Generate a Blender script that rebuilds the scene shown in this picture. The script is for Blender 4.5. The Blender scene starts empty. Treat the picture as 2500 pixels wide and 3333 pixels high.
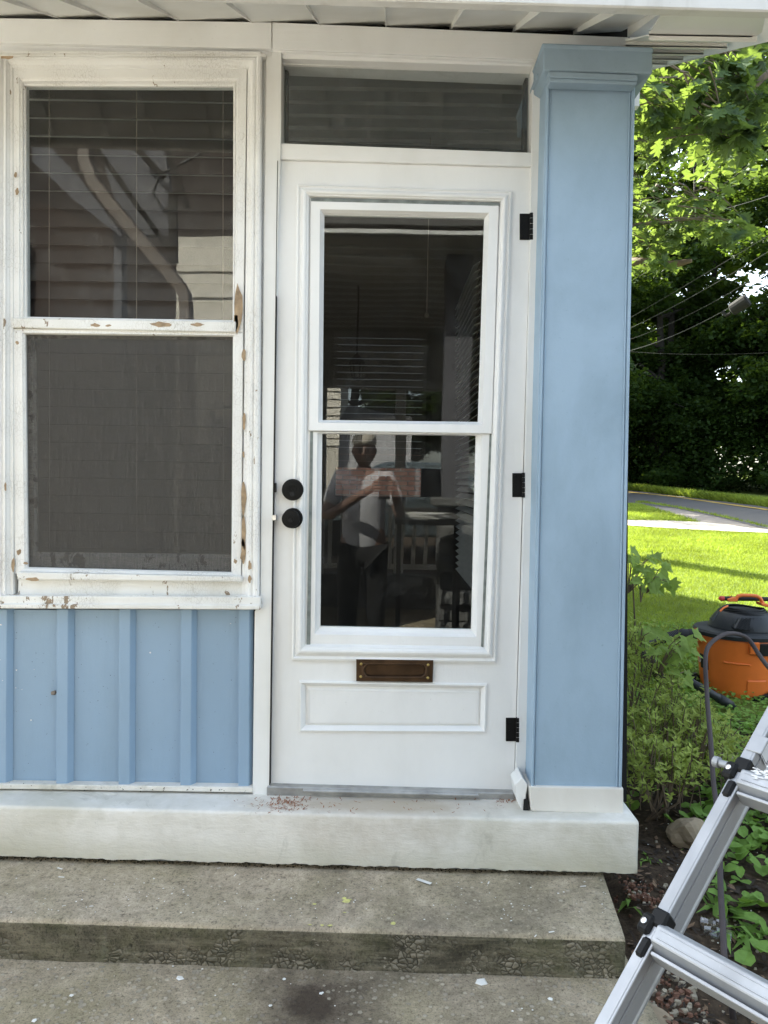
import bpy, bmesh, math, random
import numpy as np
from mathutils import Vector, Matrix, noise
rnd = random.Random(7)
R = math.radians
scene = bpy.context.scene
COL = scene.collection

# ---------------------------------------------------------------- camera
F = 2505.0                       # focal length in pixels of a 2500 x 3333 frame
CZ = 1.32
CAM = Vector((0.0, -2.5, CZ))
CROT = (Matrix.Rotation(R(0.0), 3, 'Z') @ Matrix.Rotation(R(90 - 2.3), 3, 'X') @ Matrix.Rotation(R(1.0), 3, 'Z'))
cam_data = bpy.data.cameras.new('camera')
cam = bpy.data.objects.new('camera', cam_data)
COL.objects.link(cam)
cam.matrix_world = Matrix.Translation(CAM) @ CROT.to_4x4()
cam_data.sensor_fit = 'VERTICAL'
cam_data.sensor_height = 24.0
cam_data.sensor_width = 18.0
cam_data.lens = 24.0 * F / 3333.0
cam_data.clip_start = 0.05
cam_data.clip_end = 1000
scene.camera = cam

# ---------------------------------------------------------------- light
SUN = Vector((-0.47, 0.58, 0.67)).normalized()
SUN_EL = math.asin(SUN.z)
SUN_AZ = math.atan2(SUN.x, SUN.y)
world = bpy.data.worlds.new("World")
scene.world = world
world.use_nodes = True
wn = world.node_tree
wn.nodes.clear()
sky = wn.nodes.new('ShaderNodeTexSky')
sky.sky_type = 'NISHITA'
sky.sun_disc = False
sky.sun_elevation = SUN_EL
sky.sun_rotation = SUN_AZ
sky.air_density = 1.0
sky.dust_density = 2.5
sky.ozone_density = 0.8
bg = wn.nodes.new('ShaderNodeBackground')
bg.inputs['Strength'].default_value = 0.15
wo = wn.nodes.new('ShaderNodeOutputWorld')
hsv = wn.nodes.new('ShaderNodeHueSaturation')
hsv.inputs['Saturation'].default_value = 0.62
wn.links.new(sky.outputs[0], hsv.inputs['Color'])
wn.links.new(hsv.outputs[0], bg.inputs[0])
wn.links.new(bg.outputs[0], wo.inputs[0])
sun_data = bpy.data.lights.new('sun', 'SUN')
sun_data.energy = 5.0
sun_data.angle = R(0.5)
sun_data.color = (1.0, 0.94, 0.84)
sun = bpy.data.objects.new('sun', sun_data)
COL.objects.link(sun)
sun.rotation_euler = (-SUN).to_track_quat('-Z', 'Y').to_euler()
vs = scene.view_settings
vs.view_transform = 'Standard'
vs.look = 'None'
vs.gamma = 1.0
vs.use_curve_mapping = False
vs.exposure = 2.35
vs.use_white_balance = True
vs.white_balance_temperature = 6550
vs.white_balance_tint = 4
try:
    scene.cycles.use_denoising = True
    scene.cycles.max_bounces = 8
    scene.cycles.transparent_max_bounces = 16
except Exception:
    pass

# ---------------------------------------------------------------- helpers
def ray(px, py):
    return CROT @ Vector(((px - 1250) / F, -(py - 1666.5) / F, -1.0))
def U(px, py, y):
    """point of the upright plane Y = y behind a photo pixel"""
    d = ray(px, py); t = (y - CAM.y) / d.y
    return CAM + d * t
def PZ(px, py, z):
    d = ray(px, py); t = (z - CAM.z) / d.z
    return CAM + d * t
def M(px, py, dv):
    """point seen mirrored in the panes, dv metres along the view"""
    p = U(px, py, dv - 2.5)
    return Vector((p.x, -p.y, p.z))
def lerp(a, b, t):
    return (a[0] + (b[0] - a[0]) * t, a[1] + (b[1] - a[1]) * t)

def thing(name, label, cat, loc=(0, 0, 0), group=None):
    o = bpy.data.objects.new(name, None)
    COL.objects.link(o)
    o.location = loc
    o.empty_display_size = 0.1
    o['label'] = label; o['category'] = cat
    if group: o['group'] = group
    return o
def tag(o, label, cat, group=None):
    o['label'] = label; o['category'] = cat
    if group: o['group'] = group
    return o
def setpar(o, parent):
    if parent is None: return
    o.parent = parent
    if parent.parent is None and parent.type == 'EMPTY':
        o.matrix_parent_inverse = Matrix.Translation(-Vector(parent.location))
def mesh(name, V, Fc, mat, parent=None, smooth=False, label=None, kind=None, bevel=0, seg=1):
    me = bpy.data.meshes.new(name)
    me.from_pydata([tuple(v) for v in V], [], [tuple(f) for f in Fc])
    if bevel:
        bm = bmesh.new(); bm.from_mesh(me)
        bmesh.ops.recalc_face_normals(bm, faces=bm.faces)
        ed = [e for e in bm.edges if len(e.link_faces) == 2 and e.calc_face_angle(0) > 0.35]
        bmesh.ops.bevel(bm, geom=ed, offset=bevel, segments=seg, affect='EDGES', profile=0.6)
        bm.to_mesh(me); bm.free()
    me.update()
    if smooth:
        me.polygons.foreach_set('use_smooth', [True] * len(me.polygons))
    if mat is not None:
        me.materials.append(mat)
    o = bpy.data.objects.new(name, me)
    COL.objects.link(o)
    setpar(o, parent)
    if label: o['label'] = label
    if kind: o['kind'] = kind
    return o
def struct(name, V, Fc, mat, **k):
    o = mesh(name, V, Fc, mat, **k)
    o['kind'] = 'structure'
    return o
def clone(o, parent=None):
    c = o.copy(); COL.objects.link(c)
    if parent is not None: c.parent = parent
    for ch in list(o.children): clone(ch, c)
    return c

class MB:
    def __init__(s): s.V = []; s.F = []
    def add(s, V, Fc):
        n = len(s.V); s.V += [tuple(v) for v in V]; s.F += [tuple(i + n for i in f) for f in Fc]; return s
    def box(s, x0, x1, y0, y1, z0, z1):
        return s.add(*boxvf(x0, x1, y0, y1, z0, z1))
    def tube(s, P, r, n=8, caps=True):
        return s.add(*tubevf(P, r, n, caps))
    def build(s, name, mat, parent=None, **k): return mesh(name, s.V, s.F, mat, parent, **k)

def boxvf(x0, x1, y0, y1, z0, z1):
    V = [(x, y, z) for z in (z0, z1) for y in (y0, y1) for x in (x0, x1)]
    return V, [(0, 2, 3, 1), (4, 5, 7, 6), (0, 1, 5, 4), (2, 6, 7, 3), (0, 4, 6, 2), (1, 3, 7, 5)]
def hexvf(A, B):
    """solid between two quads"""
    return list(A) + list(B), [(0, 1, 2, 3), (7, 6, 5, 4), (0, 4, 5, 1), (1, 5, 6, 2), (2, 6, 7, 3), (3, 7, 4, 0)]
def pq(pts, yf, yb, yref=None):
    """solid board: pixel polygon put on the plane yf, carried straight back to yb"""
    q = [U(a, b, yf if yref is None else yref) for a, b in pts]
    A = [(v.x, yf, v.z) for v in q]; B = [(v.x, yb, v.z) for v in q]
    n = len(q)
    return A + B, [tuple(range(n)), tuple(range(2 * n - 1, n - 1, -1))] + [(i, i + n, (i + 1) % n + n, (i + 1) % n) for i in range(n)]
def tubevf(P, r, n=8, caps=True):
    P = [Vector(p) for p in P]; V = []; Fc = []
    if not hasattr(r, '__len__'): r = [r] * len(P)
    up = None
    for i, p in enumerate(P):
        t = (P[min(i + 1, len(P) - 1)] - P[max(i - 1, 0)])
        if t.length < 1e-9: t = Vector((0, 0, 1))
        t.normalize()
        if up is None:
            up = t.orthogonal().normalized()
        else:
            up = (up - t * up.dot(t))
            up = up.normalized() if up.length > 1e-6 else t.orthogonal().normalized()
        w = t.cross(up)
        for k in range(n):
            a = 2 * math.pi * k / n
            V.append(p + (up * math.cos(a) + w * math.sin(a)) * r[i])
    for i in range(len(P) - 1):
        for k in range(n):
            a = i * n + k; b = i * n + (k + 1) % n
            Fc.append((a, b, b + n, a + n))
    if caps:
        Fc.append(tuple(range(n - 1, -1, -1))); Fc.append(tuple(range((len(P) - 1) * n, len(P) * n)))
    return V, Fc
def lathe(prof, c, n=32, axis='Z', sy=1.0):
    """prof = [(radius, height)]"""
    V = []; Fc = []
    for r, h in prof:
        for k in range(n):
            a = 2 * math.pi * k / n
            u, v = r * math.cos(a), r * math.sin(a) * sy
            if axis == 'Z': V.append((c[0] + u, c[1] + v, c[2] + h))
            else: V.append((c[0] + u, c[1] + h, c[2] + v))
    for i in range(len(prof) - 1):
        for k in range(n):
            a = i * n + k; b = i * n + (k + 1) % n
            Fc.append((a, b, b + n, a + n))
    Fc.append(tuple(range(n - 1, -1, -1))); Fc.append(tuple(range((len(prof) - 1) * n, len(prof) * n)))
    return V, Fc
def frame(outer, inner, prof, yref, sides=(0, 1, 2, 3)):
    """mitred frame: loops at fraction t from outer to inner pixel quad with height y"""
    V = []; Fc = []
    for t, y in prof:
        for k in range(4):
            p = lerp(outer[k], inner[k], t)
            v = U(p[0], p[1], yref); V.append((v.x, y, v.z))
    for i in range(len(prof) - 1):
        for k in sides:
            a = i * 4 + k; b = i * 4 + (k + 1) % 4
            Fc.append((a, b, b + 4, a + 4))
    return V, Fc
def plate(outer, holes, yf, yb):
    """board with holes, from pixel quads"""
    bm = bmesh.new(); loops = []
    for q in [outer] + holes:
        vs_ = []
        for a, b in q:
            v = U(a, b, yf); vs_.append(bm.verts.new((v.x, yf, v.z)))
        loops.append(vs_)
        for i in range(len(vs_)): bm.edges.new((vs_[i], vs_[(i + 1) % len(vs_)]))
    bmesh.ops.triangle_fill(bm, use_beauty=True, edges=bm.edges[:])
    bm.verts.index_update()
    V = [v.co.copy() for v in bm.verts]; Fc = [tuple(v.index for v in f.verts) for f in bm.faces]
    n = len(V)
    V2 = V + [Vector((v.x, yb, v.z)) for v in V]
    F2 = Fc + [tuple(i + n for i in reversed(f)) for f in Fc]
    for l in loops:
        for i in range(len(l)):
            a = l[i].index; b = l[(i + 1) % len(l)].index
            F2.append((a, b, b + n, a + n))
    bm.free()
    return V2, F2
def blob(c, r, sc=(1, 1, 1), seed=0, sub=2, amp=0.25, flat=None):
    bm = bmesh.new(); bmesh.ops.create_icosphere(bm, subdivisions=sub, radius=1.0)
    for v in bm.verts:
        k = 1 + amp * noise.noise(v.co * 1.3 + Vector((seed * 7.1, seed * 3.3, seed)))
        v.co = Vector((v.co.x * sc[0] * k * r, v.co.y * sc[1] * k * r, v.co.z * sc[2] * k * r)) + Vector(c)
    V = [v.co.copy() for v in bm.verts]; Fc = [tuple(v.index for v in f.verts) for f in bm.faces]
    bm.free(); return V, Fc
_OV = None
def chip(mb, c, r, flat=0.35, rot=None):
    """low-cost irregular stone / chip"""
    n = 5
    base = []; top = []
    a0 = rnd.random() * 6.28
    for k in range(n):
        a = a0 + 2 * math.pi * k / n
        q = r * rnd.uniform(.6, 1.15)
        base.append(Vector((math.cos(a) * q, math.sin(a) * q * .8, -r * flat)))
        top.append(Vector((math.cos(a) * q * .7, math.sin(a) * q * .55, r * flat * rnd.uniform(.5, 1))))
    V = base + top
    if rot is None: rot = Matrix.Rotation(rnd.uniform(-.3, .3), 3, 'X')
    V = [rot @ v + Vector(c) for v in V]
    Fc = [tuple(range(n, 2 * n))] + [(k, (k + 1) % n, (k + 1) % n + n, k + n) for k in range(n)]
    mb.add(V, Fc)

# ---------------------------------------------------------------- materials
class NT:
    def __init__(s, name):
        s.m = bpy.data.materials.new(name); s.m.use_nodes = True
        s.t = s.m.node_tree; s.t.nodes.clear()
        s.out = s.t.nodes.new('ShaderNodeOutputMaterial')
        s.tc = s.t.nodes.new('ShaderNodeTexCoord')
    def n(s, ty, **k):
        nd = s.t.nodes.new('ShaderNode' + ty)
        for a, b in k.items(): setattr(nd, a, b)
        return nd
    def set(s, nd, inp, v):
        if isinstance(v, bpy.types.NodeSocket): s.t.links.new(v, nd.inputs[inp])
        else: nd.inputs[inp].default_value = v
    def co(s, scale=(1, 1, 1), rot=(0, 0, 0), which='Object'):
        mp = s.n('Mapping'); s.set(mp, 'Vector', s.tc.outputs[which]); mp.inputs['Scale'].default_value = scale
        mp.inputs['Rotation'].default_value = rot
        return mp.outputs[0]
    def noise(s, scale, detail=4, rough=.55, dist=0, vec=None):
        nd = s.n('TexNoise'); s.set(nd, 'Vector', vec if vec else s.tc.outputs['Object'])
        nd.inputs['Scale'].default_value = scale; nd.inputs['Detail'].default_value = detail
        nd.inputs['Roughness'].default_value = rough; nd.inputs['Distortion'].default_value = dist
        return nd.outputs['Fac']
    def voro(s, scale, feature='F1', out='Distance', vec=None, rand=1):
        nd = s.n('TexVoronoi', feature=feature); s.set(nd, 'Vector', vec if vec else s.tc.outputs['Object'])
        nd.inputs['Scale'].default_value = scale; nd.inputs['Randomness'].default_value = rand
        return nd.outputs[out]
    def ramp(s, fac, a, b, ca=(0, 0, 0, 1), cb=(1, 1, 1, 1), interp='LINEAR'):
        nd = s.n('ValToRGB'); s.set(nd, 0, fac); e = nd.color_ramp.elements
        nd.color_ramp.interpolation = interp
        e[0].position = a; e[1].position = b; e[0].color = ca if len(ca) == 4 else (*ca, 1); e[1].color = cb if len(cb) == 4 else (*cb, 1)
        return nd.outputs[0]
    def mix(s, fac, a, b, blend='MIX'):
        nd = s.n('Mix', data_type='RGBA', blend_type=blend); s.set(nd, 0, fac)
        for i, v in ((6, a), (7, b)):
            if isinstance(v, tuple) and len(v) == 3: v = (*v, 1)
            s.set(nd, i, v)
        return nd.outputs[2]
    def math(s, op, a, b=0.0):
        nd = s.n('Math', operation=op); s.set(nd, 0, a); s.set(nd, 1, b); return nd.outputs[0]
    def bump(s, h, strength=.3, dist=.002, normal=None):
        nd = s.n('Bump'); s.set(nd, 'Height', h); nd.inputs['Strength'].default_value = strength; nd.inputs['Distance'].default_value = dist
        if normal: s.set(nd, 'Normal', normal)
        return nd.outputs[0]
    def bsdf(s, col, rough=.5, metal=0, normal=None, spec=.5, **k):
        b = s.n('BsdfPrincipled')
        if isinstance(col, tuple) and len(col) == 3: col = (*col, 1)
        s.set(b, 'Base Color', col); s.set(b, 'Roughness', rough); s.set(b, 'Metallic', metal)
        s.set(b, 'Specular IOR Level', spec)
        if normal: s.set(b, 'Normal', normal)
        for a, v in k.items(): s.set(b, a, v)
        return b.outputs[0]
    def done(s, sh):
        s.t.links.new(sh, s.out.inputs[0]); return s.m

def paint(name, base, dirt=(.45, .42, .36), dirt_amt=.35, peel=0.0, rough=.42, brush=(6, 6, 60), seed=0, bare=(.33, .25, .17), streak=0, crack=0):
    s = NT(name)
    v = s.co((1, 1, 1))
    n1 = s.noise(3.1, 5, .6, .3, s.co((1 + seed * .01, 1, .6)))
    n2 = s.noise(90, 3, .7)
    c = s.mix(s.math('MULTIPLY', s.ramp(n1, .42, .75), dirt_amt), base, dirt)
    c = s.mix(s.math('MULTIPLY', s.ramp(n2, .66, .8), .35 * min(1, dirt_amt * 1.5)), c, tuple(x * .45 for x in dirt))
    if streak:
        n3 = s.noise(9, 4, .6, .4, s.co((1, 1, .12)))
        c = s.mix(s.math('MULTIPLY', s.ramp(n3, .55, .75), streak), c, (.28, .26, .22))
    bh = s.noise(1.0, 4, .65, 0, s.co(brush))
    fine = s.noise(160, 2, .6)
    h = s.math('ADD', s.math('MULTIPLY', bh, 1.0), s.math('MULTIPLY', fine, .25))
    if crack:
        ck = s.voro(130, 'DISTANCE_TO_EDGE', vec=s.co((1, 1, .45)))
        cm = s.math('MULTIPLY', s.ramp(ck, .02, .07, (1, 1, 1, 1), (0, 0, 0, 1)), s.ramp(s.noise(6, 3), .42, .6))
        c = s.mix(s.math('MULTIPLY', cm, crack * .6), c, (.30, .27, .22))
        h = s.math('SUBTRACT', h, s.math('MULTIPLY', cm, 1.2))
    if peel:
        big = s.noise(4.2, 3, .6, .5)
        sm = s.noise(38, 4, .7, .6, s.co((1, 1, .5)))
        k = s.math('ADD', s.math('MULTIPLY', big, .55), s.math('MULTIPLY', sm, .6))
        pm = s.ramp(k, .735 - peel * .1, .745 - peel * .1)
        w = s.mix(s.noise(40, 4, .6, 0, s.co((8, 8, .6))), bare, tuple(x * .55 for x in bare))
        c = s.mix(pm, c, w)
        h = s.math('SUBTRACT', h, s.math('MULTIPLY', pm, 1.6))
    return s.done(s.bsdf(c, rough, normal=s.bump(h, .55, .0016)))

WHITE = (.77, .775, .77)
m_door = paint('door_paint', (.80, .805, .805), dirt=(.60, .60, .585), dirt_amt=.42, brush=(40, 40, 5), rough=.36)
m_white = paint('trim_paint', WHITE, dirt=(.56, .54, .48), dirt_amt=.45, brush=(50, 50, 5), crack=.0)
m_whiteh = paint('trim_paint_horizontal', (.80, .805, .81), dirt=(.60, .60, .57), dirt_amt=.4, brush=(4, 4, 60), crack=.0)
m_old = paint('old_window_paint', (.79, .79, .78), dirt=(.56, .54, .48), dirt_amt=.26, peel=.2, brush=(50, 50, 8), crack=.5)
m_oldh = paint('old_window_paint_peeling', (.76, .76, .74), dirt=(.48, .45, .38), dirt_amt=.6, peel=.55, brush=(5, 5, 60), crack=.6)
m_sashold = paint('bare_lower_sash', (.50, .48, .46), dirt=(.3, .28, .25), dirt_amt=.6, peel=1.35, bare=(.15, .13, .115), brush=(5, 5, 60))
m_awning = paint('awning_enamel', (.78, .78, .75), dirt=(.55, .53, .47), dirt_amt=.55, brush=(3, 3, 3), rough=.4)
m_fascia = paint('fascia_enamel', (.72, .71, .68), dirt=(.40, .37, .32), dirt_amt=.5, brush=(3, 3, 3), streak=.5)
m_blue = paint('blue_paint', (.255, .365, .495), dirt=(.19, .275, .355), dirt_amt=.45, brush=(30, 30, 4), rough=.48)
m_bluep = paint('pillar_blue_paint', (.315, .43, .55), dirt=(.215, .305, .39), dirt_amt=.95, brush=(10, 10, 10), rough=.52)
m_bluecap = paint('capital_blue_paint', (.30, .395, .485), dirt=(.18, .235, .27), dirt_amt=.8, brush=(10, 10, 10), rough=.55)
m_baseblk = paint('base_block_paint', (.72, .70, .66), dirt=(.5, .45, .38), dirt_amt=.5, brush=(8, 8, 20), peel=.1)

def simple(name, col, rough=.5, metal=0, bump=0, bscale=60, var=.2, spec=.5, vscale=8):
    s = NT(name)
    n1 = s.noise(vscale, 4)
    c = s.mix(s.math('MULTIPLY', s.ramp(n1, .35, .7), 1.0), col, tuple(x * (1 - var) for x in col))
    nm = s.bump(s.noise(bscale, 4, .65), bump, .003) if bump else None
    return s.done(s.bsdf(c, rough, metal, nm, spec))
def glass(name, base=.05, tint=(.93, .95, .95), wav=.04, dust=.0):
    s = NT(name)
    lw = s.n('LayerWeight'); lw.inputs[0].default_value = .5
    p5 = s.math('POWER', lw.outputs['Facing'], 5.0)
    fac = s.math('ADD', s.math('MULTIPLY', p5, .9), base)
    tr = s.n('BsdfTransparent'); tr.inputs[0].default_value = (*tint, 1)
    gl = s.n('BsdfGlossy'); gl.inputs['Roughness'].default_value = .0
    s.set(gl, 'Normal', s.bump(s.noise(2.2, 2, .4), wav, .02))
    mx = s.n('MixShader'); s.set(mx, 0, fac); s.t.links.new(tr.outputs[0], mx.inputs[1]); s.t.links.new(gl.outputs[0], mx.inputs[2])
    o = mx.outputs[0]
    if dust:
        df = s.n('BsdfDiffuse'); df.inputs[0].default_value = (.5, .5, .48, 1)
        m2 = s.n('MixShader')
        s.set(m2, 0, s.math('MULTIPLY', s.ramp(s.noise(9, 6, .75, .8), .5, .85), dust))
        s.t.links.new(o, m2.inputs[1]); s.t.links.new(df.outputs[0], m2.inputs[2]); o = m2.outputs[0]
    return s.done(o)
m_glass = glass('window_glass', .042, dust=.03)
m_glassw = glass('old_window_glass', .045, dust=.06)
m_glasst = glass('transom_glass', .085, dust=.10)
def screen_mat():
    s = NT('insect_screen')
    w = s.noise(60, 6, .75, .2, s.co((6, 6, .35)))
    h = s.noise(60, 4, .7, .2, s.co((.6, .6, 8)))
    f = s.math('ADD', s.math('MULTIPLY', w, .5), s.math('MULTIPLY', h, .4))
    fac = s.ramp(f, .26, .68, (.25, .25, .25, 1), (.72, .72, .72, 1))
    df = s.bsdf(s.mix(s.ramp(f, .34, .62), (.045, .042, .038), (.125, .118, .105)), .7, 0)
    tr = s.n('BsdfTransparent'); mx = s.n('MixShader'); s.set(mx, 0, fac)
    s.t.links.new(tr.outputs[0], mx.inputs[1]); s.t.links.new(df, mx.inputs[2])
    return s.done(mx.outputs[0])
m_screen = screen_mat()
m_black = simple('black_hardware', (.004, .004, .004), .55, 0, .05, spec=.2)
m_blackp = simple('black_plastic', (.007, .0075, .0085), .55, 0, .1, 200, spec=.3)
m_darkp = simple('dark_grey_plastic', (.019, .022, .026), .5, 0, .08, 200, .3, spec=.35)
m_bronze = simple('aged_bronze', (.085, .050, .028), .42, .75, .1, 60, .5, vscale=20)
m_brass = simple('brass_screw', (.55, .42, .16), .3, 1)
m_gap = simple('dark_gap', (.008, .007, .006), .9)
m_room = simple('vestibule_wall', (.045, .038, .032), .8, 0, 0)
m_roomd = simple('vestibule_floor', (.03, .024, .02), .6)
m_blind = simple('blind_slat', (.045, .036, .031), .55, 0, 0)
m_blindw = simple('white_blind_slat', (.6, .6, .58), .5)
m_galv = simple('threshold_metal', (.46, .46, .45), .45, .6, .15, 50, .45, vscale=14)
m_putty = simple('grey_putty', (.24, .27, .26), .8, 0, .3, 90, .5, vscale=30)
m_orange = simple('orange_plastic', (.72, .165, .028), .42, 0, .06, 260, .12)
m_red = simple('red_rubber', (.5, .04, .035), .5)
m_rust = simple('brown_fabric', (.06, .048, .05), .8, 0, .4, 300)
m_twig = simple('shrub_stem', (.15, .11, .075), .85, 0, .3, 60, .4)
m_bark = simple('bark', (.024, .02, .016), .9, 0, .8, 30, .5)
m_barkg = simple('limb_bark', (.20, .155, .11), .85, 0, .6, 40, .5)
m_cut = simple('branch_wood', (.17, .12, .08), .8, 0, .5, 50, .4)
m_rock = simple('sandstone', (.34, .27, .185), .9, 0, .9, 28, .45)
m_timber = simple('weathered_timber', (.26, .22, .18), .9, 0, .8, 40, .4)
m_mulch = simple('mulch', (.035, .025, .018), .95, 0, .6, 60, .5)
m_mulch2 = simple('dry_leaf_litter', (.20, .13, .08), .9, 0, .3, 60, .6, vscale=60)
m_pebr = simple('red_pebble', (.20, .10, .065), .8, 0, .3, 60, .5, vscale=40)
m_pebg = simple('grey_pebble', (.34, .30, .23), .8, 0, .3, 60, .4, vscale=40)
m_chipw = simple('paint_flake', (.78, .77, .74), .6)
m_chipr = simple('wood_shaving', (.33, .12, .05), .8, 0, 0, 60, .5, vscale=120)
m_yellow = simple('yellow_paint', (.62, .60, .22), .7, 0, .3, 60, .4, vscale=80)
m_wire = simple('cable_dark', (.03, .032, .035), .6)
m_wirel = simple('cable_grey', (.06, .062, .06), .8, spec=.1)
m_wood = simple('bare_wood', (.40, .29, .18), .8, 0, .6, 60, .45, vscale=40)
m_rivet = simple('rivet_steel', (.7, .7, .7), .3, .9)
m_label = simple('sticker_white', (.75, .76, .78), .5)
m_silver = simple('car_paint_silver', (.45, .52, .50), .25, .3)
m_redcar = simple('car_paint_red', (.45, .03, .03), .3)
m_tyre = simple('tyre', (.02, .02, .02), .8)
m_skin = simple('skin', (.17, .10, .075), .55)
m_shirt = simple('grey_shirt', (.46, .46, .49), .85, 0, .2, 20)
m_trouser = simple('dark_trousers', (.004, .004, .005), .9)
m_cap = simple('tan_cap', (.55, .5, .42), .8)
def alu_mat():
    s = NT('brushed_aluminium')
    n1 = s.noise(7, 4, .6, .5)
    c = s.mix(s.ramp(n1, .3, .75), (.46, .475, .50), (.35, .36, .38))
    sc = s.noise(40, 3, .6, .2, s.co((1, 1, 1), (0, R(40), R(20))))
    c = s.mix(s.math('MULTIPLY', s.ramp(s.noise(35, 5, .8, 1.2), .66, .72), .5), c, (.6, .6, .6))
    rg = s.ramp(n1, .3, .7, (.42, .42, .42, 1), (.58, .58, .58, 1))
    return s.done(s.bsdf(c, rg, .6, s.bump(sc, .12, .001)))
m_alu = alu_mat()

def concrete(name, base, dark, moss, mossamt, agg=0.0, aggscale=70, bump=.6, streaky=0, stain=0, pit=0):
    s = NT(name)
    n0 = s.noise(1.7, 6, .7, .5); n1 = s.noise(3.4, 7, .7, .4); n2 = s.noise(17, 6, .75, .3); n3 = s.noise(75, 4, .75); n4_ = s.noise(190, 2, .6)
    n5_ = s.noise(6.5, 7, .78, .8)
    c = s.mix(s.ramp(s.math('ADD', s.math('MULTIPLY', n2, .4), s.math('MULTIPLY', n5_, .6)), .38, .60), dark, base)
    c = s.mix(s.math('MULTIPLY', s.ramp(n1, .42, .62), mossamt), c, moss)
    c = s.mix(s.math('MULTIPLY', s.ramp(n0, .48, .64), .75), c, tuple(x * .62 for x in dark))
    c = s.mix(s.math('MULTIPLY', s.ramp(n3, .56, .70), .35), c, tuple(min(1, x * 1.4) for x in base))
    c = s.mix(s.math('MULTIPLY', s.ramp(n3, .34, .45, (1, 1, 1, 1), (0, 0, 0, 1)), .75), c, tuple(x * .38 for x in dark))
    c = s.mix(s.math('MULTIPLY', s.ramp(n4_, .36, .46, (1, 1, 1, 1), (0, 0, 0, 1)), .55), c, tuple(x * .5 for x in dark))
    h = s.math('ADD', s.math('ADD', s.math('MULTIPLY', n3, .8), n2), s.math('MULTIPLY', n4_, .3))
    if streaky:
        n4 = s.noise(60, 4, .6, .2, s.co((.12, .12, 1)))
        c = s.mix(s.math('MULTIPLY', s.ramp(n4, .45, .75), streaky), c, tuple(x * 1.6 for x in base))
        n5 = s.noise(14, 4, .6, .2, s.co((1, 1, .25)))
        c = s.mix(s.math('MULTIPLY', s.ramp(n5, .6, .8), streaky * .7), c, (.30, .29, .27))
        h = s.math('ADD', h, s.math('MULTIPLY', n4, 1.0))
    if pit:
        sx = s.n('SeparateXYZ'); s.set(sx, 0, s.tc.outputs['Object'])
        pn = s.noise(6.0, 4, .6, .6)
        lowz = s.ramp(sx.outputs[2], .0, .12, (.10, .10, .10, 1), (0, 0, 0, 1))
        rx = s.ramp(s.math('MULTIPLY', s.math('ADD', sx.outputs[0], 1.2), .5), .28, .5, (0, 0, 0, 1), (.06, .06, .06, 1))
        pm = s.ramp(s.math('ADD', s.math('ADD', pn, lowz), rx), .60, .70)
        wv = s.n('VectorMath', operation='ADD'); s.set(wv, 0, s.co((1, 1, 1.25))); nz = s.n('TexNoise'); s.set(nz, 'Vector', s.tc.outputs['Object']); nz.inputs['Scale'].default_value = 22; sc_ = s.n('VectorMath', operation='SCALE'); s.set(sc_, 0, nz.outputs['Color']); sc_.inputs['Scale'].default_value = .03; s.set(wv, 1, sc_.outputs[0])
        dv = s.voro(62, 'DISTANCE_TO_EDGE', vec=wv.outputs[0]); vc2 = s.n('SeparateColor'); s.set(vc2, 0, s.voro(62, 'F1', 'Color', vec=wv.outputs[0]))
        st = s.mix(vc2.outputs[0], (.34, .30, .23), (.11, .10, .075))
        pc = s.mix(s.ramp(dv, .03, .12), (.035, .03, .02), st)
        c = s.mix(s.math('MULTIPLY', pm, .62), c, pc)
        h = s.math('SUBTRACT', h, s.math('MULTIPLY', pm, s.math('SUBTRACT', 1.2, s.math('MULTIPLY', dv, 4.0))))
    if agg:
        d = s.voro(aggscale, 'F1', 'Distance', vec=s.co((1, 1, 1)))
        vc = s.voro(aggscale, 'F1', 'Color')
        sp = s.n('SeparateColor'); s.set(sp, 0, vc)
        pick = s.ramp(sp.outputs[0], 1 - agg, 1 - agg + .02)
        sh = s.ramp(s.math('ADD', d, s.math('MULTIPLY', n3, .25)), .42, .5, (1, 1, 1, 1), (0, 0, 0, 1))
        mk = s.math('MULTIPLY', pick, sh)
        stone = s.mix(sp.outputs[1], (.50, .44, .34), (.34, .30, .24))
        c = s.mix(s.math('MULTIPLY', mk, .8), c, stone)
        h = s.math('ADD', h, s.math('MULTIPLY', mk, .8))
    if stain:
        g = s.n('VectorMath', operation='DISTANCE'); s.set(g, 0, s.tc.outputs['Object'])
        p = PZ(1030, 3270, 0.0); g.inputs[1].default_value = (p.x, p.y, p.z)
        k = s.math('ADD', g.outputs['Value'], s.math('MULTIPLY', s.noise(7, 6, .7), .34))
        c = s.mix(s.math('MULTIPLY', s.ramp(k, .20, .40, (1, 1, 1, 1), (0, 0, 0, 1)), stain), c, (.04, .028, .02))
    return s.done(s.bsdf(c, .9, normal=s.bump(h, bump, .004), spec=.25))
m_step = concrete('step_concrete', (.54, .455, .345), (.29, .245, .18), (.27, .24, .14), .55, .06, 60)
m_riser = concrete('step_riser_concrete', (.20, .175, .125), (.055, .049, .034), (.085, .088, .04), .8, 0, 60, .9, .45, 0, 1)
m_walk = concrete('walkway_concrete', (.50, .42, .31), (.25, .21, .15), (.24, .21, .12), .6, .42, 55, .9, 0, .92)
m_bounce = simple('bounce_slab_grey', (.5, .5, .49), .9, 0, .3)
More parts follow.
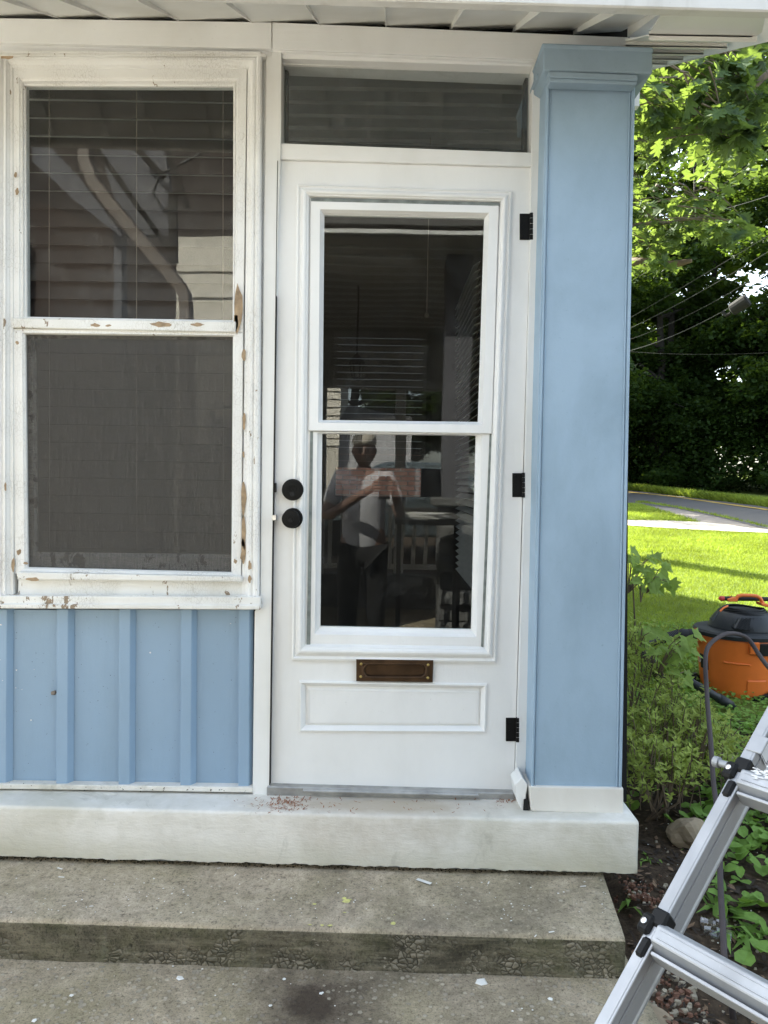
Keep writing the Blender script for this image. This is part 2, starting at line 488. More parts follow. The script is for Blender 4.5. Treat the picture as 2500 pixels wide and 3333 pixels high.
def plinth_mat():
    s = NT('plinth_paint')
    n1 = s.noise(2.3, 5, .6, .5); n2 = s.noise(11, 5, .65, .4); n3 = s.noise(25, 4, .7, .2, s.co((1, 1, 3.2)))
    c = s.mix(s.ramp(n2, .35, .75), (.77, .75, .71), (.63, .61, .56))
    c = s.mix(s.math('MULTIPLY', s.ramp(n1, .45, .7), .6), c, (.42, .40, .30))
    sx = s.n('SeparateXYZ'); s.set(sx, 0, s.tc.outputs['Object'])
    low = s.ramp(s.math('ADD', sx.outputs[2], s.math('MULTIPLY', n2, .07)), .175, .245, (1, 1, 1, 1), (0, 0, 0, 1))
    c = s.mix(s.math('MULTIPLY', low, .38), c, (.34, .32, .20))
    sp = s.ramp(s.noise(45, 4, .7), .70, .73)
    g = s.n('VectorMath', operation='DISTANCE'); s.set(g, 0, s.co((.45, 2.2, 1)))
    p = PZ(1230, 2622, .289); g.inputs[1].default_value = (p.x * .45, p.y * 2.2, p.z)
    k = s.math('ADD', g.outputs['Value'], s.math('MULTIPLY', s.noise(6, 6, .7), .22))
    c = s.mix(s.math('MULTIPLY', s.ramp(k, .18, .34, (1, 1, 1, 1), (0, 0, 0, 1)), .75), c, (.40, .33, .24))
    st = s.ramp(s.noise(5.5, 6, .75, 1.0), .57, .68)
    c = s.mix(s.math('MULTIPLY', st, .45), c, (.36, .35, .30))
    c = s.mix(s.math('MULTIPLY', sp, .5), c, (.12, .11, .08))
    h = s.math('ADD', n3, s.math('MULTIPLY', s.noise(150, 2), .3))
    return s.done(s.bsdf(c, .75, normal=s.bump(h, .6, .004), spec=.3))
m_plinth = plinth_mat()
m_mortar = simple('mossy_footing', (.06, .05, .03), .95, 0, .9, 60, .5, vscale=25)

def leaf_mat(name, col, trans, tamt=.45, rough=.45, var=.5, hscale=1.5):
    s = NT(name)
    n1 = s.noise(hscale, 3, .6); n2 = s.noise(hscale * 9, 2)
    k = s.math('ADD', s.math('MULTIPLY', n1, .6), s.math('MULTIPLY', n2, .4))
    r = s.ramp(k, .32, .68)
    c = s.mix(r, tuple(x * (1 - var) for x in col), tuple(x * (1 + var) for x in col))
    ct = s.mix(r, tuple(x * (1 - var * .6) for x in trans), tuple(x * (1 + var * .3) for x in trans))
    d = s.bsdf(c, max(rough, .55), spec=.14)
    t = s.n('BsdfTranslucent'); s.set(t, 0, ct)
    mx = s.n('MixShader'); mx.inputs[0].default_value = tamt
    s.t.links.new(d, mx.inputs[1]); s.t.links.new(t.outputs[0], mx.inputs[2])
    return s.done(mx.outputs[0])
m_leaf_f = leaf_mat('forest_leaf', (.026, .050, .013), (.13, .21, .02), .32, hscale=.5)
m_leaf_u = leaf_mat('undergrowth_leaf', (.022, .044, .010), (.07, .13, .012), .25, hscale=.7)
m_leaf_o = leaf_mat('oak_leaf', (.070, .110, .058), (.25, .35, .055), .38, hscale=1.6, var=.4)
m_leaf_a = leaf_mat('azalea_leaf', (.29, .36, .09), (.42, .50, .08), .3, hscale=9, var=.4)
m_leaf_v = leaf_mat('ground_cover_leaf', (.17, .29, .065), (.28, .46, .06), .3, hscale=7, var=.35)
m_leaf_m = leaf_mat('maple_leaf', (.20, .28, .07), (.32, .46, .07), .35, hscale=7, var=.3)
m_grass = leaf_mat('grass_blade', (.20, .26, .045), (.36, .45, .04), .35, .55, .5, 1.3)
def ground_mat():
    s = NT('soil_and_turf')
    n1 = s.noise(1.2, 5, .65); n2 = s.noise(45, 4, .7); n3 = s.noise(7, 5, .7, .3)
    c = s.mix(s.ramp(n2, .3, .7), (.07, .10, .02), (.16, .21, .04))
    sx = s.n('SeparateXYZ'); s.set(sx, 0, s.tc.outputs['Object'])
    y = s.math('ADD', sx.outputs[1], s.math('MULTIPLY', n3, .9))
    near = s.ramp(s.math('MULTIPLY', y, .1), .12, .2, (1, 1, 1, 1), (0, 0, 0, 1))
    soil = s.mix(s.ramp(n2, .35, .7), (.030, .021, .014), (.085, .062, .042))
    c = s.mix(near, c, soil)
    return s.done(s.bsdf(c, .95, normal=s.bump(n2, .6, .01), spec=.2))
m_ground = ground_mat()
def asphalt_mat():
    s = NT('asphalt'); n1 = s.noise(60, 4, .7); n2 = s.noise(.8, 4)
    c = s.mix(s.ramp(n1, .3, .7), (.06, .057, .057), (.10, .095, .095)); c = s.mix(s.ramp(n2, .4, .7), c, (.09, .085, .08))
    return s.done(s.bsdf(c, .9, normal=s.bump(n1, .4, .004)))
m_asphalt = asphalt_mat()
m_drive = simple('driveway_gravel', (.26, .225, .195), .95, 0, .5, 60, .35)
m_path = simple('path_gravel', (.46, .41, .35), .95, 0, .5, 60, .3)
m_roadline = simple('road_line_paint', (.5, .33, .06), .8)
m_brickm = simple('mortar', (.40, .37, .33), .9)
m_brick = simple('brick', (.30, .13, .08), .85, 0, .4, 60, .4, vscale=14)
m_siding = simple('vinyl_siding', (.64, .60, .52), .6, 0, 0)
m_sidingg = simple('grey_siding', (.48, .48, .50), .6)
m_shingle = simple('roof_shingle', (.16, .155, .15), .95, 0, .5, 40, .4, vscale=30)
m_block = concrete('rock_faced_block', (.20, .20, .20), (.11, .11, .11), (.12, .12, .10), .3, 0, 60, .9)
m_porchceil = simple('porch_ceiling', (.42, .41, .38), .6)
m_porchwhite = simple('porch_white', (.74, .74, .72), .5)
m_haus = simple('house_wall_siding', (.62, .62, .60), .7)
m_clear = glass('clear_plastic', .15, (.9, .92, .92), .9)
m_paper = simple('paper_towel', (.8, .8, .8), .9)
# ================================================================ GROUND AND SETTING
_TB = [(-80, -.06), (0, -.05), (1.95, -.05), (2.35, .0), (3.3, .07), (4.5, .14), (6.5, .28), (13, .61), (28, 1.14), (60, 2.4), (110, 3.2), (400, 5)]
def gh(x, y):
    d = y + 2.5
    for i in range(len(_TB) - 1):
        a, b = _TB[i], _TB[i + 1]
        if d <= b[0]:
            t = max(0, (d - a[0]) / (b[0] - a[0])); z = a[1] + (b[1] - a[1]) * t
            break
    z += .012 * noise.noise(Vector((x * 1.1, y * 1.1, 0))) + (.01 * noise.noise(Vector((x * 6, y * 6, 3))) if x > .7 and -1.5 < y < 6 else 0)
    if x < .8: z = min(z, -.04 + max(0, y - 4.0) * .08)
    elif x < 1.1 and y < 3.5: z = z * ((x - .8) / .3) + min(z, .0) * (1 - (x - .8) / .3)
    return z
def ground_hit(px, py):
    d = ray(px, py); t = 1.0
    while t < 200:
        p = CAM + d * t
        if p.z <= gh(p.x, p.y): return p
        t += .02 + t * .004
    return p
def gsheet(xs, ys):
    V = [(x, y, gh(x, y)) for y in ys for x in xs]; n = len(xs)
    return V, [(j * n + i, j * n + i + 1, (j + 1) * n + i + 1, (j + 1) * n + i) for j in range(len(ys) - 1) for i in range(n - 1)]
def rng(a, b, st): return [a + (b - a) * i / max(1, round((b - a) / st)) for i in range(max(1, round((b - a) / st)) + 1)]
xs = rng(-160, -12, 12)[:-1] + rng(-12, .7, .8)[:-1] + rng(.7, 6, .09)[:-1] + rng(6, 26, .8)[:-1] + rng(26, 180, 12)
ys = rng(-120, -8, 10)[:-1] + rng(-8, -1.4, .6)[:-1] + rng(-1.4, 6, .09)[:-1] + rng(6, 36, .6)[:-1] + rng(36, 300, 20)
struct('ground', *gsheet(xs, ys), m_ground, smooth=True)

# road, verge strip and path, laid over the ground as sheets of their own
def strip(name, far, near, mat, lift, n=40):
    """far / near: lists of pixels along each border"""
    def smp(L, t):
        k = t * (len(L) - 1); i = min(int(k), len(L) - 2); return lerp(L[i], L[i + 1], k - i)
    A = []; B = []
    for i in range(n + 1):
        a = ground_hit(*smp(far, i / n)); b = ground_hit(*smp(near, i / n)); A.append(a); B.append(b)
    def ext(L, f):
        d0 = (L[0] - L[8]).normalized() * f; d1 = (L[-1] - L[-9]).normalized() * f
        return [L[0] + d0] + L + [L[-1] + d1]
    A = ext(A, 14); B = ext(B, 14)
    V = []; m = 6
    for a, b in zip(A, B):
        for k in range(m + 1):
            p = a.lerp(b, k / m); V.append((p.x, p.y, gh(p.x, p.y) + lift))
    w = m + 1
    return struct(name, V, [(j * w + i, j * w + i + 1, (j + 1) * w + i + 1, (j + 1) * w + i) for j in range(len(A) - 1) for i in range(m)], mat, smooth=True)
strip('road', [(2035, 1597), (2180, 1611), (2340, 1634), (2500, 1655)], [(2035, 1643), (2200, 1660), (2340, 1690), (2500, 1731)], m_asphalt, .035)
strip('road_centre_line', [(2035, 1603.5), (2180, 1618), (2340, 1641), (2500, 1663.5)], [(2035, 1605.5), (2180, 1620.5), (2340, 1644), (2500, 1667)], m_roadline, .043)
PATH_F, PATH_N = [(2035, 1698), (2180, 1701), (2300, 1706), (2420, 1722), (2500, 1733)], [(2035, 1716), (2150, 1724), (2253, 1730), (2375, 1736), (2500, 1741)]
DRV_F, DRV_N = [(2095, 1641), (2190, 1656), (2285, 1675), (2400, 1700), (2500, 1724)], [(2073, 1643), (2158, 1668), (2278, 1704), (2411, 1727), (2500, 1737)]
strip('path', PATH_F, PATH_N, m_path, .034)
strip('driveway', DRV_F, DRV_N, m_drive, .030)

# ---------------------------------------------------------------- steps
def rough_block(name, quad_front_top, quad_back_top, z0, z1, mat, parent=None, nx=90, r=.016, amp=.0035, seed=0, right=True, kind='structure', mat_front=None):
    """block with a worn rounded front edge: front edge from pixel points a-b at height z1"""
    (ax, ay), (bx, by) = quad_front_top; (cx, cy), (dx, dy) = quad_back_top
    prof = [('b', z1), ('m', z1), ('t', z1)] ; V = []; Fc = []
    rows = []
    for i in range(nx + 1):
        t = i / nx
        fx, fy = ax + (bx - ax) * t, ay + (by - ay) * t
        gx, gy = cx + (dx - cx) * t, cy + (dy - cy) * t
        row = []
        N = 10
        for k in range(N + 1):                           # top, back to front
            s = k / N; s = 1 - (1 - s) ** 1.6
            row.append([gx + (fx - gx) * s, gy + (fy + r - gy) * s, z1, 'T'])
        for k in range(1, 5):                            # rounded edge
            a = math.pi / 2 * k / 4
            row.append([fx, fy + r - r * math.sin(a), z1 - r + r * math.cos(a), 'E'])
        for k in range(1, 9):
            row.append([fx, fy, z1 - r - (z1 - r - z0) * k / 8, 'F'])
        rows.append(row)
    w = len(rows[0])
    for row in rows:
        for x, y, z, q in row:
            v = Vector((x, y, z))
            n1 = noise.noise(Vector((x * 9 + seed, y * 9, z * 9))) * amp + noise.noise(Vector((x * 40, y * 40, z * 40 + seed))) * amp * .45
            if q == 'T': v.z += n1 * .6
            elif q == 'E': v.y -= n1; v.z += n1 * .5; v.x += 0
            else: v.y -= n1
            if q == 'F' and abs(z - z0) < 1e-6 and name == 'plinth': v.z += .004 * noise.noise(Vector((x * 60, 0, 0))) + .005 * noise.noise(Vector((x * 14, 3, 0)))
            V.append(v)
    for i in range(nx):
        for k in range(w - 1):
            Fc.append((i * w + k, i * w + k + 1, (i + 1) * w + k + 1, (i + 1) * w + k))
    # right end cap
    last = [nx * w + k for k in range(w)]
    V.append((dx, dy, z0)); c0 = len(V) - 1
    Fc.append(tuple(last + [c0]))
    V.append((cx, cy, z0)); c1 = len(V) - 1
    Fc.append(tuple([c1] + list(reversed(range(w)))))
    Fc.append((0, nx * w, c0, c1)); Fc.append((c1, c0, nx * w + w - 1, w - 1))
    o = mesh(name, V, Fc, mat, parent)
    o.data.polygons.foreach_set('use_smooth', [len(p.vertices) == 4 for p in o.data.polygons])
    if mat_front is not None:
        o.data.materials.append(mat_front)
        for i_, p in enumerate(o.data.polygons):
            k_ = i_ % (w - 1)
            if i_ >= nx * (w - 1) or k_ >= 13: p.material_index = 1
    if kind: o['kind'] = kind
    return o
def edge(pa, pb, z, x0, x1):
    """front edge line through two pixels at height z, extended to x0..x1"""
    a, b = PZ(*pa, z), PZ(*pb, z)
    f = lambda x: (x, a.y + (b.y - a.y) * (x - a.x) / (b.x - a.x))
    return f(x0), f(x1)
Z1 = .112
e0, e1 = edge((0, 2991), (2000, 3053), Z1, -3.2, .665)
b1 = PZ(1999, 2868, Z1)
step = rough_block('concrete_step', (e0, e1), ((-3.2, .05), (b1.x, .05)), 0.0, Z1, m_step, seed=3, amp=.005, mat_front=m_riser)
YR = (e0[1] + e1[1]) / 2
# walkway slab
rough_block('walkway', ((-3.6, -5.4), (.70, -5.4)), ((-3.6, -.2), (.70, -.2)), -.12, 0.0, m_walk, seed=9, nx=60, amp=.003)
rough_block('bounce_slab', ((-9, -9), (-3.61, -9)), ((-9, -.2), (-3.61, -.2)), -.12, -.01, m_bounce, seed=19, nx=12, amp=.003)  # unseen grey slab, added to bounce neutral light onto the porch front
# plinth
Zp = .289
p0, p1 = edge((0, 2623), (2090, 2677), Zp, -3.2, .797)
PB = .130
pl = rough_block('plinth', (p0, p1), ((-3.2, 2.3), (.797, 2.3)), PB, Zp, m_plinth, seed=5, nx=520, r=.010, amp=.003)
YP = p1[1]
# mossy footing under it, set back
def ypf(x): return p0[1] + (p1[1] - p0[1]) * (x - p0[0]) / (p1[0] - p0[0])
mb = MB(); mb.add(*hexvf([(-3.2, ypf(-3.2) + .035, -.1), (.63, ypf(.63) + .035, -.1), (.63, 2.25, -.1), (-3.2, 2.25, -.1)], [(-3.2, ypf(-3.2) + .035, PB + .012), (.63, ypf(.63) + .035, PB + .012), (.63, 2.25, PB + .012), (-3.2, 2.25, PB + .012)]))
o = mb.build('footing', m_mortar, None, kind='structure')
mb = MB(); random.seed(2)
for i in range(1500):       # crumbled mortar and moss lip along the bottom of the plinth
    x = rnd.uniform(-1.6, .74)
    chip(mb, (x, ypf(x) + rnd.uniform(.008, .035), PB - .010 + rnd.uniform(-.014, .006)), rnd.uniform(.001, .004), .7)
mb.build('mortar_crumbs', m_mortar, None, kind='stuff')['label'] = 'dark crumbled mortar and moss in the joint under the white plinth'
mb = MB()
for i in range(0):
    x = rnd.uniform(-1.6, .78)
    n_ = noise.noise(Vector((x * 4, 0, 0)))
    chip(mb, (x, YP - .001, PB + rnd.uniform(-.009, .005) + n_ * .003), rnd.uniform(.002, .007), .06, Matrix.Rotation(R(90), 3, 'X'))

# stones laid bare in the riser
mbg = MB()
for (x0, x1, y0, y1, n, s) in [(850, 935, 3075, 3165, 70, .011), (935, 1085, 3120, 3168, 80, .010), (1010, 1080, 3040, 3120, 40, .010), (1110, 1190, 3045, 3090, 34, .009), (1100, 1300, 3120, 3168, 60, .008), (1310, 1425, 3095, 3172, 70, .011),
        (1490, 1645, 3125, 3178, 60, .011), (1710, 1765, 3140, 3172, 22, .009), (1870, 2000, 3158, 3195, 40, .009), (600, 860, 3130, 3165, 30, .006), (150, 600, 3110, 3145, 14, .005)]:
    for i in range(int(n * 1.1)):
        px, py = rnd.uniform(x0, x1), y0 + (y1 - y0) * rnd.random() ** .8
        t = (PZ(px, 3020, Z1).x - e0[0]) / (e1[0] - e0[0])
        yy = e0[1] + (e1[1] - e0[1]) * t
        p = U(px, py, yy)
        if noise.noise(Vector((px * .03, py * .05, 2))) < -.1: continue
        if p.z < 0.003: p.z = .003
        chip(mbg, (p.x, yy + .003, p.z), rnd.uniform(.35, .95) * s, .35, Matrix.Rotation(R(90) + rnd.uniform(-.4, .4), 3, 'X') @ Matrix.Rotation(rnd.uniform(-.5, .5), 3, 'Z'))
g = mbg.build('exposed_stones', m_pebg, step, kind='stuff')
# aggregate proud of the walkway
mbg = MB()
for i in range(1300):
    x = rnd.uniform(-1.3, .66); y = rnd.uniform(-1.15, YR - .03)
    if noise.noise(Vector((x * 3, y * 3, 5))) < -.12: continue
    chip(mbg, (x, y, -.0004), rnd.uniform(.003, .010), .28)
mbg.build('walkway_aggregate', m_pebg, None, kind='stuff')['label'] = 'pale stone chips showing in the worn walkway'
# scattered paint flakes, shavings, yellow paint
mbw = MB()
def onstep(px, py): return PZ(px, py, Z1)
for i in range(150):
    p = onstep(rnd.uniform(0, 2000), rnd.uniform(2860, 3010))
    if p.y > YP - .01 or p.y < YR + .02: continue
    chip(mbw, (p.x, p.y, Z1 + .002), rnd.uniform(.0012, .0035), .2)
for i in range(60):
    x = rnd.uniform(-1.1, .6); y = rnd.uniform(-1.0, YR - .02)
    chip(mbw, (x, y, .003), rnd.uniform(.001, .004), .2)
for (px, py, L, a) in [(195, 2830, .022, -.5), (200, 2858, .02, -.2), (208, 2952, .01, .3), (297, 2953, .012, 0), (765, 2852, .012, 1.2), (1380, 2872, .05, -.6), (1590, 2877, .014, 1.2), (1898, 2888, .018, .1),
        (1795, 3037, .016, .2), (1743, 3050, .01, .9), (712, 2654 + 175, .01, .2)]:
    p = onstep(px, py); d = Vector((math.cos(a), math.sin(a), 0)); q = Vector((-d.y, d.x, 0)) * L * .13
    mbw.add([p - d * L / 2 - q + Vector((0, 0, .003)), p + d * L / 2 - q + Vector((0, 0, .004)), p + d * L / 2 + q + Vector((0, 0, .004)), p - d * L / 2 + q + Vector((0, 0, .003))], [(0, 1, 2, 3)])
for (px, py, r_) in [(585, 3182, .012), (1565, 3195, .020), (880, 3272, .008), (1045, 3232, .006), (925, 3186, .008), (1790, 3250, .009), (232, 3238, .007), (112, 3320, .008), (1050, 3230, .005)]:
    p = PZ(px, py, .004); chip(mbw, p, r_, .12)
for i in range(70):
    p = PZ(rnd.uniform(0, 2050), rnd.uniform(2570, 2655), Zp)
    if p.y < -.01: chip(mbw, (p.x, p.y, Zp + .001), rnd.uniform(.0008, .0022), .2)
mbw.build('paint_flakes', m_chipw, None, kind='stuff')['label'] = 'white paint flakes scattered over the steps and walkway'
mbr = MB()
for i in range(380):
    k = rnd.random()
    if k < .62: px, py = rnd.gauss(935, 42), rnd.gauss(2612, 16)
    elif k < .8: px, py = rnd.gauss(1650, 22), rnd.gauss(2603, 7)
    else: px, py = rnd.uniform(760, 1680), rnd.uniform(2598, 2650)
    p = PZ(px, py, Zp)
    if p.y > -.02 or p.y < YP + .01: continue
    a = rnd.random() * 3.14; L = rnd.uniform(.0015, .006); d = Vector((math.cos(a), math.sin(a), 0)) * L; q = Vector((-d.y, d.x, 0)) * .25; up = Vector((0, 0, .002))
    mbr.add([p - d - q + up, p + d - q + up * 2, p + d + q + up * 2, p - d + q + up], [(0, 1, 2, 3)])
mbr.build('wood_shavings', m_chipr, None, kind='stuff')['label'] = 'reddish wood shavings lying below the door'
mby = MB()
for (px, py, r_) in [(1128, 2935, .013), (1135, 2928, .010), (1120, 2925, .008), (1122, 2970, .006), (1024, 2943, .007), (1280, 3005, .010), (1075, 3012, .010), (1284, 2978, .003), (1050, 3012, .006), (1010, 3010, .007)]:
    p = onstep(px, py); chip(mby, (p.x, p.y, Z1 + .001), r_, .06)
mby.build('yellow_paint_spots', m_yellow, None, kind='stuff')['label'] = 'splashes of yellow paint on the concrete step'

# ================================================================ ENCLOSED PORCH FRONT
porch = thing('enclosed_porch', 'enclosed white and blue porch front with the glazed door', 'porch', (-.4, .1, Zp))
def board(name, pts, yf, yb, mat, par=porch, bevel=.0012, label=None, seg=1):
    V, Fc = pq(pts, yf, yb); return mesh(name, V, Fc, mat, par, bevel=bevel, label=label)
# beam over window and door
board('header_beam', [(-420, 52), (884, 72), (884, 158), (-420, 128)], -.040, .12, m_whiteh)
board('header_beam', [(886, 72), (2046, 121), (2046, 158), (1745, 190 + 4), (886, 159)], -.038, .12, m_whiteh)
board('header_trim', [(-420, 128), (884, 141), (884, 180), (-420, 176)], -.024, .12, m_whiteh)
board('header_trim', [(869, 159), (1748, 192), (1748, 203), (869, 166)], -.028, .1, m_whiteh)
board('header_trim', [(919, 167), (1735, 203), (1733, 216), (919, 190)], -.014, .06, m_whiteh)
board('cap_moulding', [(-420, 173), (866, 174), (866, 182), (-420, 181)], -.040, .1, m_oldh)
board('end_block', [(2044, 122), (2071, 124), (2071, 152), (2044, 150)], -.045, .1, m_white)
board('end_block', [(2074, 127), (2086, 128), (2086, 155), (2074, 153)], -.03, .1, m_white)
board('casing_filler', [(848, 184), (872, 184), (858, 1960), (838, 1960)], -.008, .05, m_old)
# posts / jambs
board('door_post', [(866, 166), (916, 168), (915, 430), (900, 900), (887, 1800), (878, 2600), (822, 2592), (829, 1990), (847, 1960), (858, 900)], -.022, .10, m_white)
board('door_jamb', [(1733, 212), (1767, 213), (1755, 1000), (1735, 1900), (1708, 2585), (1676, 2590), (1700, 1800), (1724, 900)], -.014, .10, m_white)
board('transom_rail', [(909, 466), (1735, 497), (1735, 541), (907, 517)], -.013, .09, m_whiteh)
# broken foot of the jamb
V, Fc = pq([(1676, 2555), (1700, 2530), (1718, 2555), (1712, 2590), (1716, 2638), (1700, 2640), (1684, 2610)], -.105, -.016); mesh('jamb_foot', V, Fc, m_old, porch, bevel=.002, label='cracked white foot of the door jamb with a dark hole')
V, Fc = pq([(1706, 2604), (1718, 2600), (1722, 2638), (1704, 2638)], -.112, -.10); mesh('rot_hole', V, Fc, m_gap, porch)
mesh('gap_shade_strip', *pq([(902.5, 523), (904.5, 523), (878.5, 2556), (876, 2556)], -.0235, .04), m_gap, porch)  # solid dark strip standing in for the shade in the gap
# backing so that cracks read dark
V, Fc = plate([(-420, 60), (2050, 90), (2040, 2610), (-420, 2560)], [[(60, 240), (790, 240), (780, 1890), (60, 1890)], [(935, 205), (1712, 225), (1705, 487), (932, 458)], [(985, 620), (1650, 640), (1608, 2140), (962, 2130)]], .055, .11)
mesh('wall_core', V, Fc, m_gap, porch)

# ------------------------------ transom
tp = pq([(905, 186), (1745, 206), (1740, 505), (905, 475)], .030, .033)
mesh('transom_pane', *tp, m_glasst, porch)
board('transom_stop', [(919, 203), (1730, 223), (1730, 229), (919, 209)], .016, .03, m_white)

# ------------------------------ door
DO = [(907, 523), (1731, 547), (1672, 2576), (881, 2555)]
hole1 = [(1001, 634), (1634, 652), (1582, 2118), (986, 2110)]
hole2 = [(986, 2228), (1573, 2236), (1569, 2371), (985, 2369)]
door = mesh('door', *plate(DO, [hole1, hole2], 0.0, .045), m_door, porch, label='freshly painted white door with a tall glazed sash')
# deep bolection moulding round the glass
O = [(966, 602), (1666, 624), (1614, 2156), (949, 2148)]; I = [(1008, 642), (1628, 660), (1577, 2108), (992, 2099)]
mesh('door_moulding', *frame(O, I, [(0, 0), (.02, -.009), (.16, -.0115), (.22, -.0085), (.30, -.006), (.42, -.010), (.52, -.0165), (.66, -.019), (.78, -.017), (.86, -.011), (.93, -.010), (1, -.004), (1.04, .003), (1.5, .004)], 0), m_door, door)
# inset weathered gap strip
mesh('weather_strip', *pq([(1012, 644), (1626, 659), (1626, 671), (1012, 656)], -.0075, .03), m_putty, door, bevel=.001, label='grey bare strip above the door sash')
mesh('weather_strip', *pq([(1010, 1404), (1019, 1404), (1010, 2098), (998, 2098)], .0, .03), m_putty, door)
mesh('weather_strip', *pq([(1594, 1412), (1604, 1412), (1573, 2108), (1566, 2104)], .0, .03), m_putty, door)
US_O = [(1012, 656), (1623, 670), (1600, 1412), (1006, 1402)]; US_I = [(1054, 694), (1579, 705), (1558, 1372), (1048, 1366)]
mesh('upper_sash', *frame(US_O, US_I, [(-.02, .03), (0, -.006), (.04, -.0075), (.72, -.0075), (.76, -.004), (.82, .002), (.88, .006), (.95, .0155), (1, .017), (1.0, .03)], 0), m_door, door)
LS_O = [(1016, 1404), (1596, 1412), (1570, 2103), (1004, 2094)]; LS_I = [(1047, 1411), (1551, 1417), (1536, 2052), (1041, 2042)]
mesh('lower_sash', *frame(LS_O, LS_I, [(-.03, .03), (0, .004), (.05, .002), (.55, .002), (.60, .005), (.70, .011), (.78, .014), (.92, .019), (1, .020), (1, .032)], 0), m_door, door)
mesh('pane', *pq([(1040, 680), (1592, 694), (1570, 1385), (1036, 1378)], .0175, .0195), m_glass, door)
mesh('pane', *pq([(1034, 1395), (1562, 1405), (1545, 2064), (1030, 2054)], .0215, .0235), m_glass, door)
# lower panel
PO = [(975, 2215), (1585, 2225), (1581, 2383), (974, 2380)]; PI = [(1003, 2243), (1558, 2252), (1554, 2357), (1002, 2355)]
mesh('panel_moulding', *frame(PO, PI, [(0, 0), (.03, -.006), (.2, -.0075), (.30, -.004), (.55, .004), (.62, .0055), (.7, .011), (1, .009), (1.15, .003)], 0), m_door, door)
mesh('panel', *pq([(1002, 2242), (1560, 2251), (1556, 2358), (1001, 2356)], .0045, .03), m_door, door, bevel=.002)
# mail slot
def quad_at(q, y): return [U(a, b, y) for a, b in q]
ms_o = [(1160, 2143), (1410, 2146), (1408, 2218), (1160, 2214)]
V, Fc = frame(ms_o, [(1184, 2160), (1386, 2162), (1384, 2201), (1184, 2198)], [(0, .0), (0, -.0115), (.1, -.013), (.75, -.013), (.85, -.0145), (1, -.013)], 0)
mail = mesh('mail_slot', V, Fc, m_bronze, door, label='aged bronze letter slot plate')
def roundrect(px0, px1, py0, py1, r, y, n=8):
    P = []
    for cx, cy, a0 in ((px1 - r, py0 + r, -90), (px1 - r, py1 - r, 0), (px0 + r, py1 - r, 90), (px0 + r, py0 + r, 180)):
        for k in range(n + 1):
            a = R(a0 + 90 * k / n); P.append((cx + r * math.cos(a), cy + r * math.sin(a)))
    return [U(a, b, y) for a, b in P]
mb = MB(); L = []
for (gr, y) in [(6, -.0135), (3, -.0145), (0, -.013), (-2, -.006), (-3, -.003)]:
    L.append([(v.x, y, v.z) for v in roundrect(1186 - gr, 1384 + gr, 2161 - gr, 2199 + gr, 19 + gr, 0)])
n = len(L[0]); V = [p for l in L for p in l]
Fc = [(i * n + k, i * n + (k + 1) % n, (i + 1) * n + (k + 1) % n, (i + 1) * n + k) for i in range(len(L) - 1) for k in range(n)] + [tuple(range((len(L) - 1) * n, len(L) * n))]
mesh('mail_flap', V, Fc, m_bronze, door, smooth=False)
mesh('mail_slot_plate', *pq([(1170, 2152), (1400, 2155), (1398, 2210), (1170, 2206)], -.0025, .001), m_bronze, door)
for (px, py) in [(1176, 2158), (1393, 2161), (1175, 2199), (1392, 2203)]:
    c = U(px, py, 0)
    mesh('screw', *lathe([(.0045, -.0130), (.0045, -.0150), (.003, -.0165), (.0005, -.0168)], (c.x, 0, c.z), 12, 'Y'), m_brass, door)
# locks
def disc(name, px, py, rpx, prof, mat, par, label=None):
    c = U(px, py, 0); r = rpx / 1002.0
    return mesh(name, *lathe([(a * r, -b - (.0125 if b > 0 else 0)) for a, b in prof], (c.x, 0, c.z), 40, 'Y'), mat, par, smooth=False, label=label, bevel=0)
disc('deadbolt', 955, 1594, 35, [(1, 0), (1, .008), (.96, .0105), (.6, .012), (.38, .012), (.37, .0135), (.34, .0135), (.33, .0125), (.2, .0125), (.19, .0115), (.01, .0115)], m_black, door, 'round matt black deadbolt above the knob')
c = U(955, 1608, 0); mesh('keyhole', *lathe([(.0085, -.024), (.0085, -.027), (.0065, -.0275), (.001, -.027)], (c.x, 0, c.z), 20, 'Y'), m_blackp, door)
disc('door_knob', 955, 1686, 33, [(1, 0), (1, .006), (.93, .009), (.5, .011), (.42, .02), (.45, .032), (.70, .038), (.86, .046), (.88, .056), (.82, .063), (.3, .065), (.29, .0635), (.01, .0635)], m_black, door, 'round matt black door knob')
c = U(953, 1690, 0); mesh('keyhole', *lathe([(.006, -.076), (.006, -.0795), (.001, -.0797)], (c.x, 0, c.z), 20, 'Y'), m_blackp, door)
# latch pieces in the gap on the left
mesh('latch', *pq([(885, 1676), (899, 1676), (899, 1694), (885, 1694)], -.024, .01), m_rivet, door, bevel=.001)
mesh('strike_plate', *pq([(889, 1572), (897, 1572), (897, 1602), (889, 1602)], -.0235, .01), m_black, door)
